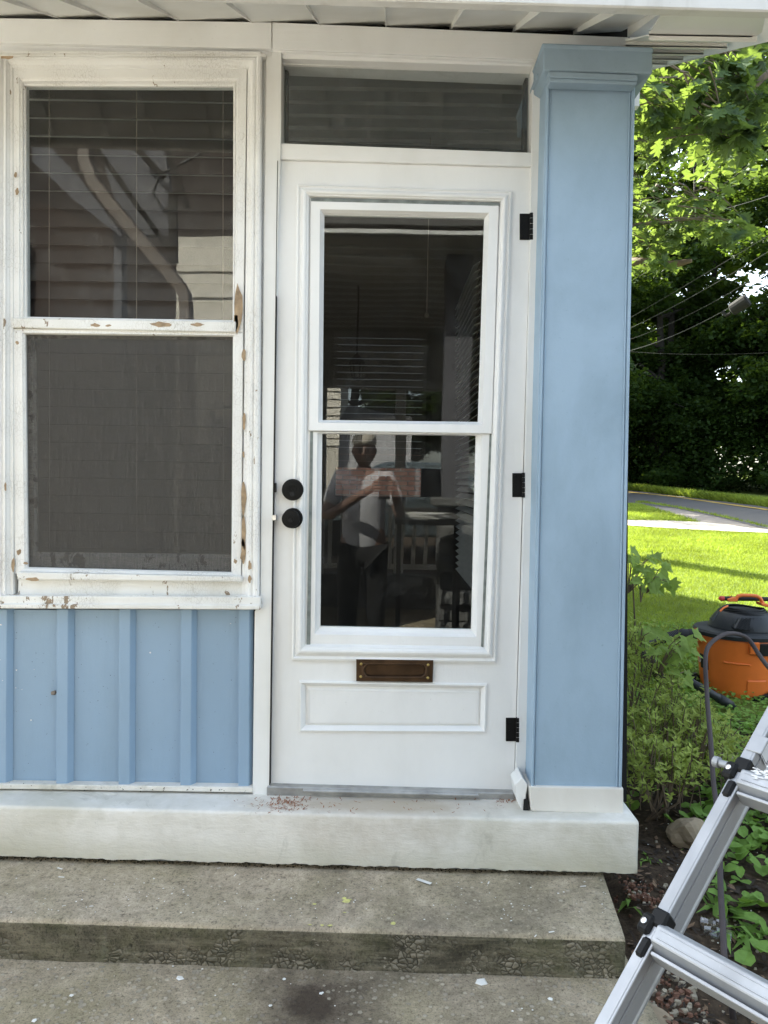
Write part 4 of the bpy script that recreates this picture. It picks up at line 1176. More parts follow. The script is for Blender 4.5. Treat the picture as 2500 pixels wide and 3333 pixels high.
# leaf clusters: pixel region, distance along Y, count, leaf length
CL = [((2060, 2500, 215, 420), (3.6, 5.4), 430, .19), ((2250, 2500, 130, 380), (3.4, 4.6), 260, .20), ((2060, 2220, 330, 470), (5.5, 7), 110, .19), ((2055, 2195, 400, 530), (5.2, 6.2), 120, .17), ((2290, 2500, 380, 480), (3.6, 4.6), 60, .18),
      ((2300, 2470, 440, 482), (3.8, 4.3), 12, .18), ((2050, 2330, 640, 760), (5.0, 6.6), 190, .18), ((2260, 2425, 700, 770), (4.6, 5.4), 60, .17), ((2045, 2200, 740, 880), (5.2, 6.6), 120, .16), ((2045, 2110, 560, 700), (5.4, 6.4), 45, .16), ((2310, 2345, 620, 660), (4.8, 5.1), 7, .17)]
leaves = []
twigs = MB()
limbs = [[(1880, 560), (2080, 430), (2250, 400), (2360, 395)], [(1880, 760), (2060, 740), (2220, 712), (2400, 722)], [(1870, 820), (2060, 840), (2160, 800), (2260, 760)], [(2700, 120), (2500, 230), (2380, 330), (2330, 420)], [(1900, 300), (2100, 300), (2250, 250), (2400, 180)]]
LY = [6.0, 5.8, 6.0, 4.2, 5.0]
for lb, ly in zip(limbs, LY):
    pts = [U(px, py, ly) for px, py in lb]
    if lb[0][0] < 2000: pts = [Vector((2.52, 7.5, pts[0].z * .75 + .6))] + pts
    fine = []
    for i in range(len(pts) - 1):
        for k in range(6):
            q = pts[i].lerp(pts[i + 1], k / 6); q.z += .05 * noise.noise(q * 2.2); q.x += .04 * noise.noise(q * 2.9); fine.append(q)
    fine.append(pts[-1])
    twigs.tube(fine, [.035 * (1 - .8 * k / len(fine)) + .004 for k in range(len(fine))], 6)
for ci, ((x0, x1, y0, y1), (ya, yb_), cnt, s) in enumerate(CL):
    nb = max(3, cnt // 7)
    cen = [(rnd.uniform(x0, x1), rnd.uniform(y0, y1), rnd.uniform(ya, yb_)) for _ in range(nb)]
    for j in range(cnt):
        cx, cy, dy = cen[j % nb]
        tip = U(cx, cy, dy)
        if j < nb:
            q = tip + Vector((rnd.uniform(-.5, -.15), rnd.uniform(-.2, .3), rnd.uniform(.0, .3)))
            twigs.tube([q, q.lerp(tip, .5) + Vector((0, 0, .04)), tip], [.008, .005, .003], 4, False)
        an = rnd.random() * 6.28
        a = Vector((math.cos(an), math.sin(an) * .7, rnd.uniform(-.9, .15)))
        up = Vector((rnd.gauss(0, .5), rnd.gauss(-.35, .5), 1))
        leaves.append((tip + Vector((rnd.gauss(0, .03), rnd.gauss(0, .03), rnd.gauss(0, .03))), a, up, s * rnd.uniform(.65, 1.15)))
twigs.build('branch', m_barkg, oak)
rnd.shuffle(leaves)
leaves.sort(key=lambda L: (L[0].y + 2.5) / L[3])
protoL = []
for k in range(6):
    mb = MB(); leafmesh(mb, Vector((0, 0, 0)), Vector((0, 1, 0)), Vector((0, 0, 1)), 1.0, rnd.uniform(.1, .45))
    me = bpy.data.meshes.new('leaf'); me.from_pydata([tuple(v) for v in mb.V], [], mb.F); me.materials.append(m_leaf_o); protoL.append(me)
oinv = Matrix.Translation(-Vector(oak.location))
for (p, a, up, s) in leaves[:290]:
    a = a.normalized(); b = a.cross(up).normalized(); n_ = b.cross(a)
    o = bpy.data.objects.new('leaf', rnd.choice(protoL)); COL.objects.link(o)
    o.parent = oak; o.matrix_parent_inverse = oinv
    mtx = Matrix(((b.x, a.x, n_.x), (b.y, a.y, n_.y), (b.z, a.z, n_.z))) * s
    o.matrix_basis = Matrix.Translation(p) @ mtx.to_4x4()
mb = MB()
for (p, a, up, s) in leaves[290:]:
    leafmesh(mb, p, a, up, s, .25)
# a wider crown above, out of the picture
mb.build('foliage', m_leaf_o, oak, kind='stuff')
cs = []
for i in range(50):
    a = rnd.random() * 6.28; q = rnd.uniform(.3, 2.6); cs.append((3.4 + math.cos(a) * q, 8.2 + math.sin(a) * q * .8, rnd.uniform(6.2, 9.6), rnd.uniform(.4, .8)))
for i in range(34):
    cs.append((rnd.uniform(1.6, 3.6), rnd.uniform(4.4, 6.2), rnd.uniform(5.9, 6.8), rnd.uniform(.35, .6)))
leafcloud('upper_crown', m_leaf_o, oak, cs, 13000, .17, .7, 31, kind='stuff')
# cut limb
lb = [U(2105, 853, 5.6), U(2135, 862, 5.6), U(2180, 860, 5.6), U(2215, 857, 5.6), U(2250, 848, 5.5)]
mesh('broken_limb', *tubevf([Vector((2.52, 7.5, lb[0].z - .1)), U(2040, 850, 5.9)] + lb, [.05, .045, .04, .042, .038, .036, .02], 8), m_cut, oak, smooth=True, label='pale brown broken limb below the bright leaves')

# ---------------------------------------------------------------- overhead cables
def cable(p0, p1, y0, y1, r, mat, label, sag=.12, ext=.5):
    a = U(*p0, y0); b = U(*p1, y1); d = b - a
    a2 = a - d * .25; b2 = b + d * ext
    L = b2 - a2; P = []
    for i in range(15):
        t = i / 14; q = a2 + L * t
        tt = (t * (1.25 + ext) - .25)
        q.z -= sag * 4 * tt * (1 - tt) if 0 < tt < 1 else 0
        P.append(q)
    o = mesh('power_line', *tubevf(P, r, 8), mat, None, smooth=True)
    tag(o, label, 'cable', 'overhead cables crossing in front of the wood')
    return a, b
W = [((2065, 428), (2500, 207), .016, m_wire, 'thick dark cable, topmost, rising to the right through the oak leaves'),
     ((2067, 441), (2500, 297), .011, m_wire, 'dark cable just below the topmost thick one'),
     ((2070, 505), (2280, 400), .009, m_wire, 'thin dark cable across the brightest oak leaves'),
     ((2116, 615), (2290, 440), .009, m_wirel, 'pale cable climbing steeply from a small grey clamp'),
     ((2147, 640), (2388, 428), .011, m_wirel, 'pale steep cable right of the clamp'),
     ((2326, 622), (2500, 487), .011, m_wirel, 'pale cable rising to the right edge above the fork'),
     ((2341, 620), (2500, 561), .011, m_wirel, 'pale cable, lower arm of the fork near the right edge'),
     ((2341, 684), (2500, 638), .011, m_wirel, 'pale cable right of the bright leaf spray'),
     ((2055, 915), (2120, 876), .009, m_wirel, 'short pale cable under the broken limb'),
     ((2050, 1035), (2500, 768), .010, m_wirel, 'uppermost of the four long pale cables below the leaves'),
     ((2048, 1070), (2500, 820), .014, m_wirel, 'second of the four long pale cables below the leaves'),
     ((2047, 1106), (2500, 877), .009, m_wirel, 'third of the four long pale cables below the leaves'),
     ((2046, 1143), (2500, 924), .018, m_wirel, 'lowest long pale cable, carrying the dark splice case'),
     ((2058, 1145), (2500, 1148), .005, m_wirel, 'very thin nearly level line below the splice case')]
sag = [.1, .12, .05, .02, .02, .03, .03, .03, 0, .03, .14, .3, .38, .12]
for (a, b, r_, m, l), s in zip(W, sag):
    cable(a, b, 14, 11, r_ * .34, m, l, s * .35)
sc = thing('splice_case', 'dark cylindrical splice case hanging from the lowest thick cable', 'cable case', tuple(U(2405, 990, 11.4)))
ca, cb = U(2378, 1012, 11.5), U(2435, 975, 11.3)
mesh('case', *tubevf([ca, ca.lerp(cb, .08), ca.lerp(cb, .92), cb], [.05, .11, .12, .10], 14), m_gap, sc)
ca2, cb2 = U(2350, 1015, 11.6), U(2378, 1020, 11.5)
mesh('cable_loop', *tubevf([ca2, ca2.lerp(cb2, .5) + Vector((0, 0, -.05)), cb2], .03, 8), m_gap, sc)
mesh('hanger', *tubevf([U(2423, 968, 11.3), U(2420, 985, 11.3)], .012, 6), m_wirel, sc)
mesh('hanger', *tubevf([U(2376, 992, 11.45), U(2382, 1010, 11.45)], .012, 6), m_wirel, sc)
cl = mesh('cable_clamp', *tubevf([U(2128, 624, 12.5), U(2140, 600, 12.5)], [.02, .03], 6), m_timber)
tag(cl, 'small grey clamp at the lower end of the steep pale cable', 'clamp')

# ================================================================ LAWN GRASS
def blades(name, xr, yr, n, h, w, mat, seed, cond=None, label='', lean=.5):
    rs = np.random.RandomState(seed)
    pts = []
    while len(pts) < n:
        x = rs.uniform(*xr); y = rs.uniform(*yr)
        if cond and not cond(x, y): continue
        pts.append((x, y, gh(x, y)))
    P = np.array(pts); a = rs.rand(n) * 6.28
    hh = (h * (.5 + .9 * rs.rand(n)))[:, None]
    d = np.stack([np.cos(a), np.sin(a), np.zeros(n)], 1) * w
    ln = np.stack([rs.normal(size=n) * lean, rs.normal(size=n) * lean, np.ones(n)], 1) * hh
    far = ((P[:, 1] + 2.5) / 8).clip(1, 3)[:, None]
    d = d * far
    V = np.stack([P - d, P + d, P + ln], 1).reshape(-1, 3)
    me = bpy.data.meshes.new(name)
    me.vertices.add(n * 3); me.vertices.foreach_set('co', V.ravel())
    me.loops.add(n * 3); me.loops.foreach_set('vertex_index', np.arange(n * 3))
    me.polygons.add(n); me.polygons.foreach_set('loop_start', np.arange(n) * 3); me.polygons.foreach_set('loop_total', np.full(n, 3))
    me.update(); me.validate(); me.materials.append(mat)
    o = bpy.data.objects.new(name, me); COL.objects.link(o); o['kind'] = 'stuff'; o['label'] = label
    return o
# limits of path and road measured in the plan
pA, pB = ground_hit(2035, 1714), ground_hit(2500, 1742)
CRI = CROT.transposed()
def proj(x, y):
    v = CRI @ (Vector((x, y, gh(x, y))) - CAM); return 1250 + F * v.x / -v.z, 1666.5 - F * v.y / -v.z
def pl_y(L, px):
    if px < L[0][0]: return L[0][1]
    for a, b in zip(L, L[1:]):
        if px <= b[0]: return a[1] + (b[1] - a[1]) * (px - a[0]) / (b[0] - a[0])
    return L[-1][1] + (L[-1][1] - L[-2][1]) / (L[-1][0] - L[-2][0]) * (px - L[-1][0])
def before_path(x, y):
    if .26 * (y + 2.5) < x < .62 * (y + 2.5) + .4:
        px, py = proj(x, y); return py > pl_y(PATH_N, px) + 1
    return False
def _before_path(x, y):
    return y < pA.y + (pB.y - pA.y) * (x - pA.x) / (pB.x - pA.x) - .1 and .26 * (y + 2.5) < x < .62 * (y + 2.5) + .4
blades('lawn_grass', (1.2, 9), (1.9, 7.5), 90000, .030, .0028, m_grass, 3, before_path, 'short mown grass of the lawn near the garden bed')
blades('lawn_grass', (2.2, 14), (7.5, 16), 70000, .045, .004, m_grass, 4, before_path, 'sunlit mown grass of the far lawn')
def verge(x, y):
    return .28 * (y + 2.5) < x < .62 * (y + 2.5)
rA, rB = ground_hit(2035, 1643), ground_hit(2200, 1662)
pF = ground_hit(2035, 1700)
def between(x, y):
    if not verge(x, y): return False
    px, py = proj(x, y)
    if py > pl_y(PATH_F, px): return False
    if px < 2073: return py > 1645
    a, b = pl_y(DRV_F, px), pl_y(DRV_N, px)
    return (py > b + .5) or (a - 3.5 < py < a)
def _between(x, y):
    t = (x - pF.x); yr_ = rA.y + (rB.y - rA.y) * (x - rA.x) / (rB.x - rA.x)
    return verge(x, y) and pF.y - .1 + t * -.35 < y < rA.y - .3 - t * 1.15
blades('verge_grass', (3, 11), (8, 22), 16000, .07, .006, m_grass, 5, between, 'grass strip between path and road')
fA, fB = ground_hit(2035, 1597), ground_hit(2500, 1655)
def beyond(x, y):
    yy_ = fA.y + (fB.y - fA.y) * (x - fA.x) / (fB.x - fA.x); return yy_ + .1 < y < yy_ + 2.2
blades('verge_grass', (4, 20), (12, 36), 16000, .22, .012, m_grass, 6, beyond, 'rough grass on the far side of the road')
# ================================================================ GARDEN BED
def small_leaf(mb, c, a, up, L, w):
    a = a.normalized(); b = a.cross(up).normalized() * w; n_ = b.normalized().cross(a)
    mb.add([c, c + a * L * .5 + b + n_ * L * .06, c + a * L, c + a * L * .5 - b + n_ * L * .06], [(0, 1, 2), (0, 2, 3)])
def azalea(cx, cy, rad, top, n_tips, label, seed, squash=1.0):
    rs = random.Random(seed); z0 = gh(cx, cy)
    t = thing('azalea_shrub', label, 'shrub', (cx, cy, z0), 'azalea shrubs beside the pillar')
    mb = MB(); lf = MB()
    for s in range(9):
        a = rs.random() * 6.28; q = rad * rs.uniform(.3, .9)
        e = Vector((cx + math.cos(a) * q, cy + math.sin(a) * q * squash, z0 + top * rs.uniform(.6, .95)))
        m_ = Vector((cx, cy, z0)).lerp(e, .5) + Vector((rs.uniform(-.04, .04), 0, -.04))
        mb.tube([Vector((cx + rs.uniform(-.05, .05), cy, z0 - .02)), m_, e], [.006, .004, .002], 6)
    for i in range(n_tips):
        a = rs.random() * 6.28; v = rs.random(); el = math.acos(rs.uniform(-.35, 1))
        k = (.55 + .5 * rs.random()) * (1 + .35 * noise.noise(Vector((math.cos(a) * 2 + seed, math.sin(a) * 2, el * 2))))
        c = Vector((cx + math.cos(a) * math.sin(el) * rad * k, cy + math.sin(a) * math.sin(el) * rad * k * squash, z0 + top * .45 + math.cos(el) * top * .55 * k))
        if c.x < .80: c.x = .80 + rs.random() * .1
        if c.z < gh(c.x, c.y): continue
        ax = (c - Vector((cx, cy, z0 + top * .2))).normalized() * .4 + Vector((rs.gauss(0, .25), rs.gauss(0, .25), .7)); ax.normalize()
        if rs.random() < .35: mb.tube([c - ax * .09 + Vector((0, 0, -.02)), c], [.0022, .0014], 4, False)
        o = ax.orthogonal().normalized(); w = ax.cross(o)
        for m in range(rs.randint(5, 8)):
            an = m * 1.1 + rs.random()
            d = (o * math.cos(an) + w * math.sin(an)) + ax * rs.uniform(.2, .9)
            small_leaf(lf, c + ax * rs.uniform(-.025, .01), d, ax + Vector((0, 0, .3)), rs.uniform(.018, .036), rs.uniform(.0045, .0075))
    mb.build('stem', m_twig, t); lf.build('foliage', m_leaf_a, t, kind='stuff')
    return t
azalea(1.12, .95, .24, .66, 420, 'azalea shrub close against the pillar, its top by the maple leaves', 21)
azalea(1.22, .62, .25, .44, 430, 'lower azalea shrub in front, over the dark stems', 22)
azalea(1.40, .80, .17, .26, 170, 'azalea shrub reaching towards the vacuum hose', 23)
azalea(1.06, .42, .15, .36, 130, 'small azalea twigs beside the pillar foot', 24)
# maple seedling leaves
def maple_leaf(mb, c, a, up, s):
    pts = [(0, 0), (.18, -.08), (.42, -.12), (.34, .12), (.62, .30), (.34, .36), (.30, .52), (.16, .62), (.10, .80), (0, 1.0)]
    P = pts + [(-x, y) for x, y in reversed(pts[1:-1])]
    a = a.normalized(); b = a.cross(up).normalized(); n_ = b.cross(a)
    V = [c + a * (y * s) + b * (x * s) + n_ * (abs(x) * .25 * s - y * y * .15 * s) for x, y in P]; m = len(V)
    V.append(c + a * (.3 * s)); mb.add(V, [(m, i, (i + 1) % m) for i in range(m)])
for (lab_, regs, yy_, root) in [('maple seedling with broad leaves standing against the pillar edge', [(2040, 2130, 1790, 1900, 22), (2100, 2220, 1840, 1900, 14), (2080, 2160, 1880, 1930, 8)], .95, (2045, 2350)),
        ('lobed vine leaves hanging in front of the black hose', [(2130, 2260, 2060, 2170, 26), (2060, 2150, 2030, 2110, 12), (2170, 2240, 2130, 2230, 9)], .85, (2160, 2450))]:
    t = thing('maple_seedling', lab_, 'plant', tuple(ground_hit(2100, 2480)))
    mb = MB(); st = MB()
    for (x0, x1, y0, y1, n) in regs:
        for k in range(n):
            c = U(rnd.uniform(x0, x1), rnd.uniform(y0, y1), yy_ + rnd.uniform(-.15, .15))
            an = rnd.random() * 6.28
            leafo = MB(); maple_leaf(leafo, c, Vector((math.cos(an), math.sin(an) * .5, rnd.uniform(-.8, .0))), Vector((rnd.gauss(0, .4), rnd.gauss(-.5, .4), 1)), rnd.uniform(.04, .078))
            leafo.build('leaf', m_leaf_m, t)
            if k % 3 == 0:
                q = U(x0 + 5, y1 + 30, yy_); st.tube([q, q.lerp(c, .6) + Vector((0, 0, .03)), c], [.003, .0022, .0015], 5, False)
    r0 = ground_hit(*root); q = U(regs[0][0] + 20, regs[0][3], yy_); st.tube([Vector((max(.8, r0.x), r0.y, r0.z)), r0.lerp(q, .5) + Vector((.03, 0, 0)), q], [.006, .005, .003], 6)
    st.build('stem', m_twig, t)

# ground cover of rounded and heart shaped leaves
def gcleaf(mb, c, r, tilt, an, cup=.25):
    n = 8; rot = Matrix.Rotation(an, 3, 'Z') @ Matrix.Rotation(tilt, 3, 'X'); V = [Vector((0, -.0, 0))]
    for k in range(n):
        a = 2 * math.pi * k / n; q = r * (1 if k != 6 else .62) * rnd.uniform(.9, 1.08)
        if k == 2: q *= 1.2
        V.append(Vector((math.cos(a) * q * .9, math.sin(a) * q, cup * r * (abs(math.cos(a)) ** 1.5))))
    mb.add([rot @ v + c for v in V], [(0, 1 + k, 1 + (k + 1) % n) for k in range(n)])
mb = MB(); stm = MB()
def bare(x, y):
    p = noise.noise(Vector((x * 2.6, y * 2.6, 9)))
    return p
cnt = 0
for i in range(9000):
    x = rnd.uniform(.82, 3.4); y = rnd.uniform(-1.6, 2.6)
    d = y + 2.5
    if not (.30 * d < x < .62 * d): continue
    q = ground_hit
    if x < 1.0 and y < -.05: continue
    near_step = x < .98 + .25 * max(0, .1 - y)
    if near_step and rnd.random() < .85: continue
    dn = bare(x, y)
    if dn < -.02 and rnd.random() < .85: continue
    z = gh(x, y); r_ = rnd.uniform(.012, .034) if y < .6 else rnd.uniform(.008, .018)
    gcleaf(mb, Vector((x, y, z + rnd.uniform(.01, .06))), r_, rnd.gauss(-.2, .45), rnd.random() * 6.28)
    cnt += 1
mb.build('ground_cover', m_leaf_v, None, kind='stuff')['label'] = 'violets and ivy leaves covering the garden bed'
# clover under and round the vacuum
mb = MB()
for i in range(16000):
    x = rnd.uniform(1.3, 3.6); y = rnd.uniform(.2, 3.4); d = y + 2.5
    if not (.34 * d < x < .60 * d): continue
    z = gh(x, y)
    gcleaf(mb, Vector((x, y, z + rnd.uniform(.005, .04))), rnd.uniform(.006, .013), rnd.gauss(-.15, .5), rnd.random() * 6.28)
mb.build('clover', m_leaf_v, None, kind='stuff')['label'] = 'low clover and weeds round the vacuum'
# long thin dandelion leaves and grass tufts
mb = MB()
for (px, py, n, L) in [(2290, 2490, 7, .16), (2180, 2500, 5, .12), (2350, 3010, 9, .14), (2040, 2945, 6, .10), (2110, 2800, 14, .06), (2330, 2960, 8, .10), (2440, 3050, 10, .10), (2230, 2790, 8, .06), (2120, 2420, 4, .16)]:
    c = ground_hit(px, py)
    for k in range(n):
        a = rnd.random() * 6.28; d = Vector((math.cos(a), math.sin(a), rnd.uniform(.2, 1.1))).normalized(); w = Vector((-math.sin(a), math.cos(a), 0)) * L * rnd.uniform(.04, .1); l = L * rnd.uniform(.6, 1.2)
        c2 = c + Vector((rnd.uniform(-.03, .03), rnd.uniform(-.03, .03), 0))
        mb.add([c2 - w * .4, c2 + w * .4, c2 + d * l * .5 + w, c2 + d * l + Vector((0, 0, -l * .3)), c2 + d * l * .5 - w], [(0, 1, 2, 4), (4, 2, 3)])
mb.build('weeds', m_leaf_v, None, kind='stuff')['label'] = 'dandelion leaves and grass tufts in the bed'
# mulch, twigs and litter
mb = MB(); ml = MB(); mr = MB(); mg = MB(); mw = MB()
for i in range(9000):
    x = rnd.uniform(.68, 2.6); y = rnd.uniform(-1.6, 1.5); d = y + 2.5
    if not (.26 * d < x < .62 * d): continue
    z = gh(x, y) + .004
    if x < .80 and y > YP - .05: continue
    a = rnd.random() * 6.28; k = rnd.random()
    if k < .62:
        L = rnd.uniform(.006, .026); dd = Vector((math.cos(a), math.sin(a), rnd.uniform(-.3, .3))) * L; w = Vector((-math.sin(a), math.cos(a), 0)) * L * rnd.uniform(.1, .3); c = Vector((x, y, z + rnd.uniform(0, .006)))
        mb.add([c - dd - w, c + dd - w, c + dd + w, c - dd + w], [(0, 1, 2, 3)])
    elif k < .90:
        c = Vector((x, y, z + rnd.uniform(.002, .01))); L = rnd.uniform(.005, .018); dd = Vector((math.cos(a), math.sin(a), rnd.uniform(-.5, .5))) * L; w = Vector((-math.sin(a), math.cos(a), rnd.uniform(-.3, .3))) * L * .5
        ml.add([c - dd, c + w, c + dd, c - w], [(0, 1, 2, 3)])
    elif k < .94: chip(mw, (x, y, z + .004), rnd.uniform(.001, .004), .3)
    else: chip(mg, (x, y, z), rnd.uniform(.003, .009), .5)
def peb(px, py, spread, n, s0, s1, B, f=.6):
    c = ground_hit(px, py)
    for k in range(n):
        x = c.x + rnd.gauss(0, spread); y = c.y + rnd.gauss(0, spread); chip(B, (x, y, gh(x, y) + .004), rnd.uniform(s0, s1), f)
peb(2080, 2925, .04, 40, .005, .012, mr); peb(2080, 2930, .05, 14, .004, .011, mg); peb(2090, 2915, .05, 60, .002, .006, mr)
for (px, py) in [(2170, 3200), (2150, 3280), (2190, 3240), (2210, 3300), (2140, 3240), (2180, 3320)]:
    peb(px, py, .05, 9, .005, .015, mr); peb(px, py, .05, 8, .005, .016, mg); peb(px, py, .05, 20, .002, .006, mr)
mb.build('mulch', m_mulch, None, kind='stuff')['label'] = 'dark bark mulch on the bed'
ml.build('leaf_litter', m_mulch2, None, kind='stuff')['label'] = 'dry brown leaf litter on the bed'
mr.build('brick_rubble', m_pebr, None, kind='stuff')['label'] = 'small red brick pebbles beside the steps'
mg.build('gravel', m_pebg, None, kind='stuff')['label'] = 'grey and tan pebbles in the bed'
mw.build('white_flakes', m_chipw, None, kind='stuff')['label'] = 'white paint flakes on the soil'
# sandstone rock
c = ground_hit(2240, 2755)
rk = mesh('sandstone_rock', *blob((c.x + .0, c.y, c.z + .045), .075, (1.0, .8, .75), 4, 3, .35), m_rock, smooth=False)
rk.data.polygons.foreach_set('use_smooth', [False] * len(rk.data.polygons))
tag(rk, 'tan sandstone rock on the soil left of the ladder', 'rock')
c = ground_hit(2110, 3320)
rk = mesh('flat_stone', *blob((c.x, c.y, c.z), .07, (1.0, .8, .3), 14, 2, .35), m_rock)
tag(rk, 'flat grey-brown stone at the bottom behind the ladder leg', 'rock')
# timber edging
a, b = ground_hit(2270, 2420), ground_hit(2375, 2500)
V = []
d = (b - a).normalized(); w = Vector((-d.y, d.x, 0)) * .04
for p in (a - d * .05, b + d * .12):
    V += [p - w + Vector((0, 0, -.02)), p + w + Vector((0, 0, -.02)), p + w + Vector((0, 0, .04)), p - w + Vector((0, 0, .04))]
tm = mesh('timber_edging', V, [(0, 1, 2, 3), (7, 6, 5, 4), (0, 4, 5, 1), (1, 5, 6, 2), (2, 6, 7, 3), (3, 7, 4, 0)], m_timber, bevel=.008)
tag(tm, 'weathered timber edging half buried between bed and lawn', 'timber')
# clear crumpled plastic cup
c = ground_hit(2285, 3045)
V, Fc = lathe([(.028, 0), (.024, .02), (.03, .035), (.026, .055), (.034, .075)], (0, 0, 0), 18)
mt = Matrix.Translation(c + Vector((0, 0, .03))) @ Matrix.Rotation(R(80), 4, 'Y') @ Matrix.Rotation(R(30), 4, 'X')
cup = mesh('plastic_cup', [mt @ Vector(v) for v in V], Fc[:-2], m_clear); tag(cup, 'crumpled clear plastic cup lying behind the ladder leg', 'cup')

# ================================================================ SHOP VACUUM
VD = 2.0
base_px = (2396, 2262)
vc = U(2402, 2150, VD); gx = vc.x; gz = gh(gx, VD) + .03
vz = U(2393, 2284, VD - .2).z          # bottom of the drum
top = U(2402, 2062, VD).z
s_ = (2.5 + VD) / F
vac = thing('shop_vacuum', 'orange and black wet and dry shop vacuum standing on the grass', 'vacuum cleaner', (gx, VD, gh(gx, VD)))
RT, RB = 133 * s_, 109 * s_
H = top - vz
n = 56
prof = [(RB * .96, 0), (RB, .012), (RB + (RT - RB) * .25, H * .25), (RB + (RT - RB) * .5, H * .5), (RB + (RT - RB) * .8, H * .8), (RT * .985, H * .97), (RT * .985, H)]
V, Fc = lathe([(RB + (RT - RB) * k / 24, H * k / 24) for k in range(25)], (gx, VD, vz), 96)
# pressed panels in the drum wall
def drumpt(a, h, off=0):
    r = RB + (RT - RB) * (h / H) + off
    return Vector((gx + r * math.cos(a), VD + r * math.sin(a), vz + h))
def pxa(px):   # pixel column to angle on the front of the drum
    u = (U(px, 2150, VD).x - gx) / ((RT + RB) / 2); return -math.acos(max(-1, min(1, u)))
dm = mesh('drum', V, Fc, m_orange, vac, smooth=False)
dm.data.polygons.foreach_set('use_smooth', [len(p.vertices) == 4 for p in dm.data.polygons])
def drum_panel(name, px0, px1, h0, h1, off, mat, par=None, bev=.004, nseg=8, slant=0):
    a0, a1 = pxa(px0), pxa(px1); V = []; Fc = []
    for k in range(nseg + 1):
        t = k / nseg; a = a0 + (a1 - a0) * t; hh0 = h0 + slant * (1 - t) * 0
        V += [drumpt(a, hh0, -.004), drumpt(a, hh0, off), drumpt(a, h1, off), drumpt(a, h1, -.004)]
    for k in range(nseg):
        for j in range(4):
            Fc.append((k * 4 + j, k * 4 + (j + 1) % 4, (k + 1) * 4 + (j + 1) % 4, (k + 1) * 4 + j))
    Fc += [(3, 2, 1, 0), tuple(range(nseg * 4, nseg * 4 + 4))]
    return mesh(name, V, Fc, mat, par or vac, bevel=bev)
drum_panel('drum_relief', 2378, 2442, .0, H * .36, .007, m_orange, dm, .006)
drum_panel('drum_relief', 2318, 2386, H * .60, H * .63, .006, m_orange, dm, .003)
drum_panel('drum_relief', 2440, 2530, H * .62, H * .88, .008, m_orange, dm, .004)
drum_panel('latch_housing', 2378, 2402, H * .80, H * 1.0, .022, m_orange, dm, .004, 4)
drum_panel('latch_housing', 2451, 2470, H * .80, H * 1.0, .020, m_orange, dm, .004, 4)
drum_panel('latch', 2400, 2449, H * .77, H * .97, .018, m_blackp, dm, .004, 6)
lb_ = drum_panel('label_plate', 2268, 2289, H * .42, H * .66, .003, m_blackp, dm, .001, 6)
# the last letter of the name on the label
def text_obj(body, size, loc, rot, mat, par, ext=.0006):
    cu = bpy.data.curves.new('letter', 'FONT'); cu.body = body; cu.size = size; cu.extrude = ext; cu.align_x = 'CENTER'; cu.align_y = 'CENTER'
    tmp = bpy.data.objects.new('tmp', cu); COL.objects.link(tmp)
    dg = bpy.context.evaluated_depsgraph_get(); dg.update()
    me = bpy.data.meshes.new_from_object(tmp.evaluated_get(dg)); bpy.data.objects.remove(tmp)
    me.transform(Matrix.Translation(loc) @ rot)
    me.materials.clear(); me.materials.append(mat)
    o = bpy.data.objects.new('letter', me); COL.objects.link(o); setpar(o, par); return o
aL = pxa(2280); pL = drumpt(aL, H * .55, .0045)
nrm = Vector((math.cos(aL), math.sin(aL), 0)); tx = Vector((-nrm.y, nrm.x, 0))
rotm = Matrix(((tx.x, 0, nrm.x), (tx.y, 0, nrm.y), (tx.z, 1, nrm.z))).to_4x4()
text_obj('D', .045, pL, rotm, m_label, dm)
# lid and dome
mesh('lid', *lathe([(RT * .97, H - .005), (RT * 1.06, H), (RT * 1.07, H + .020), (RT * 1.03, H + .032), (RT * .80, H + .038), (RT * .6, H + .04)], (gx, VD, vz), 64), m_darkp, vac, smooth=False)
dome_pts = [(.80, .030), (.79, .05), (.74, .085), (.66, .115), (.57, .140), (.46, .152), (.25, .158), (.02, .16)]
dx = .02
mesh('motor_housing', *lathe([(RT * a * (1.0), H + b * .94) for a, b in dome_pts], (gx + dx, VD, vz), 64), m_darkp, vac, smooth=True)
# bulging grille box on the front right of the dome
gl0, gl1, gr1, gr0 = U(2388, 2047, VD - .19), U(2408, 2012, VD - .15), U(2484, 2014, VD - .14), U(2492, 2062, VD - .18)
A = [gl0, gl1, gr1, gr0]; Bk = [Vector((p.x + (gx + dx - p.x) * .25, VD, p.z - .01)) for p in A]
gv = mesh('grille_housing', *hexvf(A, Bk), m_darkp, vac, bevel=.008)
rows = 9
for r_ in range(rows):
    t = (r_ + .5) / rows
    L0 = gl1.lerp(gl0, t); R0 = gr1.lerp(gr0, t); nn = (gr1 - gl1).cross(gl0 - gl1).normalized()
    if nn.y > 0: nn = -nn
    P = []
    for k in range(13):
        q = L0.lerp(R0, .04 + .92 * k / 12) + nn * .004; q.z += .0035 * (1 if k % 2 else -1); P.append(q)
    mesh('grille_bar', *tubevf(P, .0028, 5), m_blackp, gv)
# wound power cord round the top
for k in range(4):
    rr = RT * (.56 - k * .035); zz_ = vz + H + .128 + k * .008; P = []
    for j in range(41):
        a = 2 * math.pi * j / 40; P.append((gx + dx + rr * math.cos(a), VD + rr * math.sin(a), zz_ + .003 * math.sin(a * 3 + k)))
    mesh('wound_cord', *tubevf(P, .0055, 6), m_blackp, vac)
